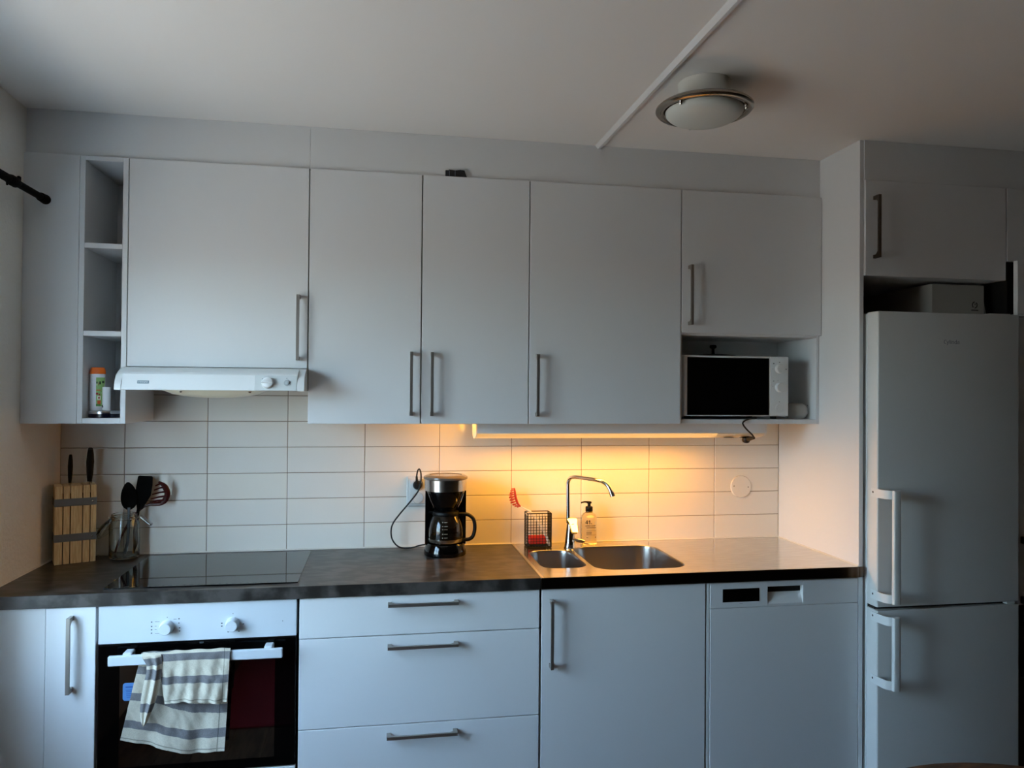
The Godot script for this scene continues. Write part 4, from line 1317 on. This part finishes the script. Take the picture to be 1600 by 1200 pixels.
func niche_things():
	var s: Sh
	var y0 := 1.443
	var o := thing("microwave", "white microwave with black glass door in the cabinet niche", "microwave", Vector3(2.25, 1.43, 0.16))
	s = Sh.new()
	s.span(2.024, 2.4655, y0 + 0.001, 1.6805, 0.015, 0.285, 0.004)
	part("microwave_body", s, M.white_gloss, o)
	s = Sh.new()
	for x in [2.06, 2.43]:
		for z in [0.05, 0.25]: s.lathe([Vector2(0, 0), Vector2(0.012, 0), Vector2(0.014, 0.0135)], 14, Transform3D(Basis.IDENTITY, Vector3(x, 1.43, z)))
	part("foot", s, M.black_matt, o)
	s = Sh.new()
	s.span(2.0245, 2.384, y0, 1.681, 0.285, 0.304, 0.003)
	var d := part("door", s, M.white_gloss, o)
	s = Sh.new()
	s.box(Vector3(2.209, 1.5605, 0.3042), Vector3(0.345, 0.2265, 0.0012), 0.0003)
	part("window_pane", s, M.black_gloss, d, "black glass pane")
	s = Sh.new()
	s.span(2.3848, 2.4665, y0, 1.681, 0.285, 0.304, 0.003)
	var p := part("control_panel", s, M.white_gloss, o)
	var RX := Basis(Vector3.RIGHT, PI / 2)
	for y in [1.633, 1.5588]:
		s = Sh.new()
		s.lathe([Vector2(0.0195, 0), Vector2(0.018, 0.012), Vector2(0.0165, 0.0145), Vector2(0, 0.0145)], 32, Transform3D(RX, Vector3(2.427, y, 0.304)))
		part("knob", s, M.white_gloss, p)
	s = Sh.new()
	s.lathe([Vector2(0.0185, 0), Vector2(0.018, 0.0012), Vector2(0.0165, 0.0012), Vector2(0.016, 0.0002), Vector2(0.0155, 0.0018), Vector2(0, 0.002)], 32, Transform3D(RX, Vector3(2.427, 1.4748, 0.304)))
	part("button", s, M.white_gloss, p)
	s = Sh.new()
	for q in [[2.402, 1.6535, 4.5], [2.427, 1.6585, 4], [2.4555, 1.631, 4], [2.3985, 1.6315, 2], [2.402, 1.5835, 4], [2.42, 1.585, 2], [2.3985, 1.563, 2], [2.427, 1.5005, 3]]:
		s.box(Vector3(q[0], q[1], 0.3042), Vector3(q[2] * 0.001, q[2] * 0.0008, 0.0005), 0.0)
	part("marking", s, M.mark, p)
	# mains lead hanging to the lamp's socket
	o = thing("power_cord", "black lead of the microwave with brownish plug under the cabinet", "power cord", Vector3(2.33, 1.35, 0.27))
	s = Sh.new()
	s.tube(curve([Vector3(2.34, 1.434, 0.28), Vector3(2.3, 1.433, 0.305), Vector3(2.2755, 1.4268, 0.316), Vector3(2.2615, 1.4174, 0.322), Vector3(2.2665, 1.4044, 0.322), Vector3(2.2855, 1.3874, 0.315), Vector3(2.312, 1.3697, 0.3), Vector3(2.33, 1.3575, 0.28)], 6), 0.0033, 8)
	part("cable", s, M.black_matt, o)
	s = Sh.new()
	s.tube([Vector3(2.333, 1.3555, 0.278), Vector3(2.327, 1.352, 0.262), Vector3(2.322, 1.350, 0.248)], [0.0055, 0.008, 0.010], 14)
	s.lathe([Vector2(0.0155, 0.004), Vector2(0.0165, -0.004), Vector2(0.013, -0.013), Vector2(0.006, -0.016), Vector2(0, -0.016)], 20, Transform3D(Basis(Vector3.RIGHT, 0.1), Vector3(2.322, 1.3475, 0.232)))
	part("plug", s, mat(Color(0.10, 0.075, 0.06), 0.4), o)
	# lid on top
	var L := Vector3(2.215, 1.681, 0.15)
	o = thing("pan_lid", "black pan lid with upright knob on top of the microwave", "lid", L)
	s = Sh.new()
	s.lathe([Vector2(0.11, 0.0), Vector2(0.112, 0.002), Vector2(0.09, 0.008), Vector2(0.05, 0.013), Vector2(0.02, 0.0145), Vector2(0, 0.0145)], 40, Transform3D(Basis.IDENTITY, L))
	var ld := part("lid_disc", s, M.black, o)
	s = Sh.new()
	s.lathe([Vector2(0.008, 0.014), Vector2(0.006, 0.02), Vector2(0.0055, 0.036), Vector2(0.013, 0.04), Vector2(0.0145, 0.046), Vector2(0.0115, 0.052), Vector2(0, 0.053)], 20, Transform3D(Basis.IDENTITY, L))
	part("knob", s, M.black, ld)
	# plastic pack
	var K := Vector3(2.538, 1.43, 0.235)
	o = thing("plastic_pack", "crumpled translucent plastic pack right of the microwave", "plastic pack", K)
	s = Sh.new()
	var rng := RandomNumberGenerator.new()
	rng.seed = 31
	var rows := []
	for i in 9:
		var f := float(i) / 8
		var e := pow(sin(clampf(f * 0.94 + 0.03, 0, 1) * PI), 0.25)
		var r := PackedVector3Array()
		for q in rrect(0.074 * e, 0.085 * e, 0.02 * e, 5): r.append(K + Vector3(q.x + rng.randfn(0, 0.0009), f * 0.064 + 0.0005, q.y + rng.randfn(0, 0.0009)))
		rows.append(r)
	s.grid(rows, true, true)
	for yy in [0, 8]:
		var cc := Vector3.ZERO
		for q in rows[yy]: cc += q / rows[yy].size()
		for j in rows[yy].size():
			var nn := Vector3(0, -1 if yy == 0 else 1, 0)
			s.tri(cc, rows[yy][j], rows[yy][(j + 1) % rows[yy].size()], nn, nn, nn)
	var pm := mat(Color(0.80, 0.78, 0.74, 0.62), 0.25)
	pm.transparency = BaseMaterial3D.TRANSPARENCY_ALPHA
	part("wrap", s, pm, o)
	# box on the fridge
	o = thing("white_box", "white cardboard box with small black emblem on the fridge", "box", Vector3(3.068, 1.8355, 0.28))
	s = Sh.new()
	s.span(2.953, 3.1835, 1.836, 1.9635, 0.07, 0.5, 0.0012)
	var bx := part("carton", s, M.cardboard, o)
	s = Sh.new()
	var eb := Vector3(3.1415, 1.886, 0.5002)
	for i in 10:
		if i == 2 or i == 7: continue
		var a := TAU * i / 10
		s.box(eb + Vector3(cos(a) * 0.0105, sin(a) * 0.0115, 0), Vector3(0.0064, 0.0036, 0.0006), 0.0, Basis(Vector3(0, 0, 1), a + PI / 2))
	s.box(eb + Vector3(0.0015, 0.003, 0), Vector3(0.003, 0.006, 0.0006), 0.0)
	s.box(eb + Vector3(0.0, -0.0205, 0), Vector3(0.031, 0.0034, 0.0005), 0.0)
	part("emblem", s, M.black_matt, bx)
	o = thing("leaning_tray", "thin grey tray leaning beside the white box on the fridge", "tray", Vector3(3.205, 1.8355, 0.3))
	s = Sh.new()
	s.box(Vector3(3.2015, 1.8935, 0.3), Vector3(0.003, 0.119, 0.36), 0.0008, Basis(Vector3(0, 0, 1), 0.2))
	part("sheet", s, mat(Color(0.6, 0.6, 0.58), 0.5), o)
	o = thing("dark_clip", "small dark navy clip on top of the double wall cabinet", "clip", Vector3(1.122, YT, 0.322))
	s = Sh.new()
	s.prism(PackedVector2Array([Vector2(1.083, YT + 0.0003), Vector2(1.1615, YT + 0.0003), Vector2(1.153, YT + 0.025), Vector2(1.137, YT + 0.0265), Vector2(1.119, YT + 0.0235), Vector2(1.096, YT + 0.0255), Vector2(1.0945, YT + 0.0225), Vector2(1.083, YT + 0.0225)]), 0.314, 0.3265)
	var ck := part("clip_body", s, mat(Color(0.025, 0.028, 0.05), 0.5), o)
	s = Sh.new()
	for q in [[1.097, 0.0015], [1.118, 0.0018]]: s.box(Vector3(q[0], YT + 0.0125, 0.3266), Vector3(q[1], 0.02, 0.0008), 0.0)
	part("seam", s, M.grey_mark, ck)


# ---------------------------------------------------------------- lamps
func lamps():
	var s: Sh
	# strip light under the wall cabinets
	var x0 := 1.213; var x1 := 2.397; var za := 0.135; var zb := 0.262
	var o := thing("strip_light", "white strip light with sockets under the wall cabinets", "strip light", Vector3(1.8, YB, 0.2))
	s = Sh.new()
	s.span(x0 + 0.004, x1 - 0.004, 1.3735, YB - 0.0005, zb - 0.006, zb, 0.001)
	s.span(x0 + 0.004, x1 - 0.004, 1.395, YB - 0.0005, za, zb - 0.006, 0.001)
	part("housing", s, M.white, o)
	var cp := PackedVector2Array([Vector2(za, YB - 0.0005), Vector2(zb, YB - 0.0005), Vector2(zb, 1.372), Vector2(zb - 0.02, 1.3585), Vector2(za + 0.05, 1.3495), Vector2(za + 0.025, 1.352), Vector2(za + 0.008, 1.362), Vector2(za, 1.378)])
	var P := Basis(Vector3(0, 0, 1), Vector3(0, 1, 0), Vector3(-1, 0, 0))
	var eg := mat(Color(0.92, 0.9, 0.85), 0.4)
	eg.emission_enabled = true
	eg.emission = Color(1.0, 0.74, 0.36)
	eg.emission_energy_multiplier = 0.015
	for x in [[x0, x0 + 0.004], [x1 - 0.004, x1]]:
		s = Sh.new()
		s.prism(cp, -x[1], -x[0], Transform3D(P, Vector3.ZERO))
		part("end_cap", s, eg if x[0] == x0 else M.white_gloss, o)
	s = Sh.new()
	var dp := PackedVector2Array([Vector2(za + 0.004, 1.3945), Vector2(zb - 0.007, 1.3945), Vector2(zb - 0.007, 1.3705), Vector2(zb - 0.022, 1.3595), Vector2(za + 0.05, 1.3505), Vector2(za + 0.026, 1.353), Vector2(za + 0.010, 1.363), Vector2(za + 0.003, 1.379)])
	var gl := mat(Color(0.95, 0.9, 0.8), 0.4)
	gl.emission_enabled = true
	gl.emission = Color(1.0, 0.74, 0.36)
	gl.emission_energy_multiplier = 0.06
	s.prism(dp, -(x1 - 0.21), -(x0 + 0.005), Transform3D(P, Vector3.ZERO), true)
	part("diffuser", s, gl, o, "glowing warm diffuser")
	s = Sh.new()
	s.prism(dp, -(x1 - 0.005), -(x1 - 0.209), Transform3D(P, Vector3.ZERO), true)
	var sk := part("socket_box", s, mat(Color(0.9, 0.86, 0.78), 0.35), o)
	for x in [2.255, 2.322]:
		s = Sh.new()
		s.lathe([Vector2(0.02, 0.0), Vector2(0.019, 0.001), Vector2(0, 0.001)], 24, Transform3D(Basis(Vector3(1, 0, 0), Vector3(0, -1, 0.05), Vector3(0, 0, -1)), Vector3(x, 1.3535, 0.215)))
		part("outlet", s, mat(Color(0.22, 0.14, 0.1), 0.5), sk)
	var al := AreaLight3D.new()
	al.name = "strip_light_glow"
	al.area_size = Vector2(0.95, 0.09)
	al.light_color = Color(1.0, 0.69, 0.22)
	al.light_energy = 0.086
	al.shadow_enabled = true
	al.position = Vector3((x0 + x1 - 0.2) / 2, 1.3485, 0.19)
	al.rotation = Vector3(-PI / 2 - 0.2, 0, 0)
	al.set("area_range", 8.0)
	add_child(al)
	var ae := AreaLight3D.new()   # the translucent left end of the fitting
	ae.name = "strip_light_end_glow"
	ae.area_size = Vector2(0.1, 0.035)
	ae.light_color = al.light_color
	ae.light_energy = 0.0085
	ae.shadow_enabled = true
	ae.position = Vector3(x0 - 0.002, 1.382, 0.2)
	ae.rotation = Vector3(0, PI / 2, 0)
	ae.set("area_range", 8.0)
	add_child(ae)
	# ceiling lamp
	var C := Vector3(1.818, YC, 0.935)
	var T := Transform3D(Basis.IDENTITY, C)
	o = thing("ceiling_lamp", "round ceiling lamp with nickel rim and frosted glass bowl", "ceiling lamp", C)
	s = Sh.new()
	s.lathe([Vector2(0.062, -0.072), Vector2(0.0795, -0.07), Vector2(0.0795, -0.001), Vector2(0, -0.0005)], 40, T)
	part("base", s, mat(Color(0.84, 0.84, 0.82), 0.5), o)
	s = Sh.new()
	s.lathe([Vector2(0.112, -0.0795), Vector2(0.121, -0.084), Vector2(0.1225, -0.0865), Vector2(0.129, -0.086), Vector2(0.132, -0.089), Vector2(0.140, -0.088), Vector2(0.1455, -0.082), Vector2(0.1455, -0.077), Vector2(0.139, -0.071), Vector2(0.128, -0.068), Vector2(0.06, -0.067)], 64, T)
	part("rim", s, mat(Color(0.66, 0.62, 0.57), 0.22, 1.0), o, "brushed nickel rim")
	s = Sh.new()
	var prof := []
	for i in 13:
		var f := float(i) / 12
		prof.append(Vector2(0.1165 * sin(f * PI / 2), -0.086 - 0.040 * cos(f * PI / 2)))
	s.lathe(prof, 56, T)
	var fg := mat(Color(0.84, 0.86, 0.84), 0.32)
	part("glass_bowl", s, fg, o, "frosted glass bowl")
	for a in [2.55, 0.63, -1.5]:
		s = Sh.new()
		var q := C + Vector3(cos(a) * 0.1245, -0.0885, sin(a) * 0.1245)
		s.lathe([Vector2(0, -0.011), Vector2(0.0045, -0.01), Vector2(0.006, -0.006), Vector2(0.004, -0.003), Vector2(0.007, 0.001), Vector2(0.007, 0.004)], 14, Transform3D(Basis.IDENTITY, q))
		part("clip", s, M.chrome, o)


# ---------------------------------------------------------------- towel, rod, table
func towel_stripes() -> StandardMaterial3D:
	var im := Image.create(256, 512, false, Image.FORMAT_RGB8)
	var rng := RandomNumberGenerator.new()
	rng.seed = 5
	var L := 0.47
	for y in 512:
		for x in 256:
			var u := x / 255.0
			var d := y / 511.0 * L            # metres from the front hem, over the bar, to the back hem
			var c := Color(0.78, 0.74, 0.665)
			for b in [[0.060, 0.060], [0.133, 0.133], [0.165, 0.206], [0.2325, 0.2746], [0.3174, 0.3404], [0.4056, 0.4062]]:
				var k := d - lerpf(b[0], b[1], smoothstep(0.0, 1.0, u))
				if k > 0.0 and k < 0.0245: c = Color(0.46, 0.445, 0.445)
			if absf(u - 0.925) < 0.006 or absf(d - 0.008) < 0.0012 or absf(d - L + 0.008) < 0.0012: c = c.darkened(0.28)
			var w := rng.randf_range(-0.05, 0.05) + (0.018 if (x + y) % 2 == 0 else -0.018)
			im.set_pixel(x, y, Color(c.r + w, c.g + w, c.b + w))
	var m := mat(Color.WHITE, 0.95)
	m.albedo_texture = ImageTexture.create_from_image(im)
	m.cull_mode = BaseMaterial3D.CULL_DISABLED
	return m


func loose():
	var s := Sh.new()
	var o := thing("tea_towel", "cream tea towel with grey stripes over the oven handle", "towel", Vector3(0.27, 0.72, 0.607))
	var fab := towel_stripes()
	# one sheet: front hem, up over the bar, down behind it to the back hem
	var rows := []
	var nv := 80; var nu := 64
	var wn := FastNoiseLite.new()
	wn.seed = 9
	wn.frequency = 0.16
	for i in nv + 1:
		var row := PackedVector3Array()
		var d := 0.47 * i / nv
		for j in nu + 1:
			var u := float(j) / nu
			var p := Vector3.ZERO
			if d <= 0.155:
				var f := d / 0.155
				p.y = lerpf(0.566, 0.7175, f)
				p.x = lerpf(lerpf(0.212, 0.19, f), lerpf(0.394, 0.402, f), u)
				p.z = 0.6195 + 0.006 * (1 - f) + (0.0035 * sin(u * 17 + f * 2) + 0.0025 * sin(u * 31 - f * 5 + 1.0)) * (1.15 - f) - 0.012 * maxf(0.0, 0.15 - u) / 0.15 * (1 - f)
				p.y += 0.004 * sin(u * 5.0) * (1 - f)
			elif d < 0.19:
				var a := (d - 0.155) / 0.035 * PI
				p = Vector3(lerpf(0.19, 0.402, u), 0.7175 + sin(a) * 0.0062 + 0.0015 * sin(u * 23) * sin(a), 0.607 + cos(a) * 0.0128)
				p.x = lerpf(p.x, lerpf(0.137, 0.400, u), (1 - cos(a)) / 2)
			else:
				var f := (d - 0.19) / 0.28
				var bot := lerpf(0.458, 0.397, minf(1.0, u * 1.5)) + 0.006 * maxf(0.0, u - 0.66) * 3.0
				p.y = lerpf(0.7175, bot, f)
				p.x = lerpf(lerpf(0.137, 0.082, f), lerpf(0.4, 0.386, f), u)
				p.z = 0.5945 + 0.005 * f + (0.006 * sin(u * 13 + 0.6 + f) + 0.003 * sin(u * 27 + f * 4)) * f
			p.z += 0.006 * wn.get_noise_2d(p.x * 100.0 + p.y * 40.0, p.y * 60.0) * (0.3 if d > 0.14 and d < 0.2 else 1.0)
			row.append(p)
		rows.append(row)
	s.grid(rows)
	part("cloth", s, fab, o)
	# the bunched corner that hangs down at the left of the front
	s = Sh.new()
	rows = []
	var E := [[0.7235, 0.146, 0.2], [0.712, 0.147, 0.203], [0.69, 0.16, 0.205], [0.665, 0.160, 0.203], [0.63, 0.152, 0.199], [0.59, 0.1455, 0.191], [0.56, 0.1435, 0.182], [0.535, 0.1435, 0.172], [0.515, 0.147, 0.164], [0.505, 0.151, 0.157]]
	for i in 37:
		var f := i / 36.0 * (E.size() - 1)
		var k := mini(int(f), E.size() - 2)
		var t := smoothstep(0.0, 1.0, f - k) * 0.5 + (f - k) * 0.5
		var yy := lerpf(E[k][0], E[k + 1][0], t)
		var xa := lerpf(E[k][1], E[k + 1][1], t)
		var xb := lerpf(E[k][2], E[k + 1][2], t)
		var row := PackedVector3Array()
		for j in 25:
			var u := j / 24.0
			var bulge := sin(u * PI)
			var fold := 0.009 * exp(-pow((u - 0.72) / 0.13, 2)) - 0.008 * exp(-pow((u - 0.42) / 0.16, 2))
			row.append(Vector3(lerpf(xa, xb, u), yy, 0.6225 + 0.006 * bulge + fold * minf(1.0, i / 8.0) * (1.0 - 0.4 * i / 36.0) - (0.016 if i == 0 else 0.0) - (0.004 if i == 1 else 0.0)))
		rows.append(row)
	s.grid(rows)
	var fold_m: StandardMaterial3D = fab.duplicate()
	fold_m.uv1_scale = Vector3(0.2, -0.47, 1)
	fold_m.uv1_offset = Vector3(0.1, 0.47, 0)
	part("bunched_corner", s, fold_m, o)
	# curtain rod
	var R := Vector3(-0.258, 2.1645, ZU)
	o = thing("curtain_rod", "black telescopic curtain rod running along the left wall", "curtain rod", R)
	s = Sh.new()
	s.tube([R + Vector3(0, 0, 0.03), R + Vector3(0, 0, 0.30)], 0.0112, 18)
	s.tube([R + Vector3(0, 0, 0.22), R + Vector3(0, 0, 2.37)], 0.0128, 18)
	part("tube", s, M.utensil, o)
	for z in [[0.0005, 0.044], [2.36, 2.39]]:
		s = Sh.new()
		s.tube([R + Vector3(0, 0, z[0]), R + Vector3(0, 0, z[0] + 0.005), R + Vector3(0, 0, z[1])], [0.0155, 0.0165, 0.0142], 18)
		part("end_cap", s, M.utensil, o)
	s = Sh.new()
	s.tube([R + Vector3(0, 0, 0.203), R + Vector3(0, 0, 0.215), R + Vector3(0, 0, 0.245), R + Vector3(0, 0, 0.262)], [0.0125, 0.0165, 0.0165, 0.013], 18)
	s.box(R + Vector3(0.003, 0.017, 0.2), Vector3(0.009, 0.013, 0.012), 0.002)
	s.box(R + Vector3(0, -0.017, 0.268), Vector3(0.005, 0.011, 0.006), 0.001)
	part("collar", s, M.utensil, o)
	s = Sh.new()
	s.tube([R + Vector3(0, 0, 2.34), Vector3(XL, R.y, R.z + 2.34)], 0.007, 12)
	part("wall_bracket", s, M.black_matt, o)
	o = thing("rug", "dark red woven rug on the wooden floor before the oven", "rug", Vector3(0.55, 0, 2.1))
	s = Sh.new()
	s.span(0.1, 1.0, 0.0005, 0.012, 1.62, 2.6, 0.004)
	var rm := mat(Color(0.62, 0.05, 0.14), 0.95)
	noise(rm, Color(0.38, 0.025, 0.08), Color(0.52, 0.05, 0.13), 0.06, Vector3(6.0, 6.0, 6.0), 41)
	part("pile", s, rm, o)
	# round table whose far edge enters the picture
	var K := Vector3(2.02, 0.0, 2.075)
	o = thing("round_table", "round brown wooden table at the bottom right edge of view", "table", K)
	s = Sh.new()
	s.lathe([Vector2(0, 0.722), Vector2(0.408, 0.722), Vector2(0.42, 0.728), Vector2(0.422, 0.738), Vector2(0.416, 0.75), Vector2(0, 0.75)], 72, Transform3D(Basis.IDENTITY, K))
	part("tabletop", s, M.dark_wood, o)
	s = Sh.new()
	s.lathe([Vector2(0, 0.0), Vector2(0.22, 0.0), Vector2(0.22, 0.015), Vector2(0.06, 0.04), Vector2(0.035, 0.1), Vector2(0.035, 0.65), Vector2(0.08, 0.72)], 32, Transform3D(Basis.IDENTITY, K))
	part("pedestal", s, M.dark_wood, o)
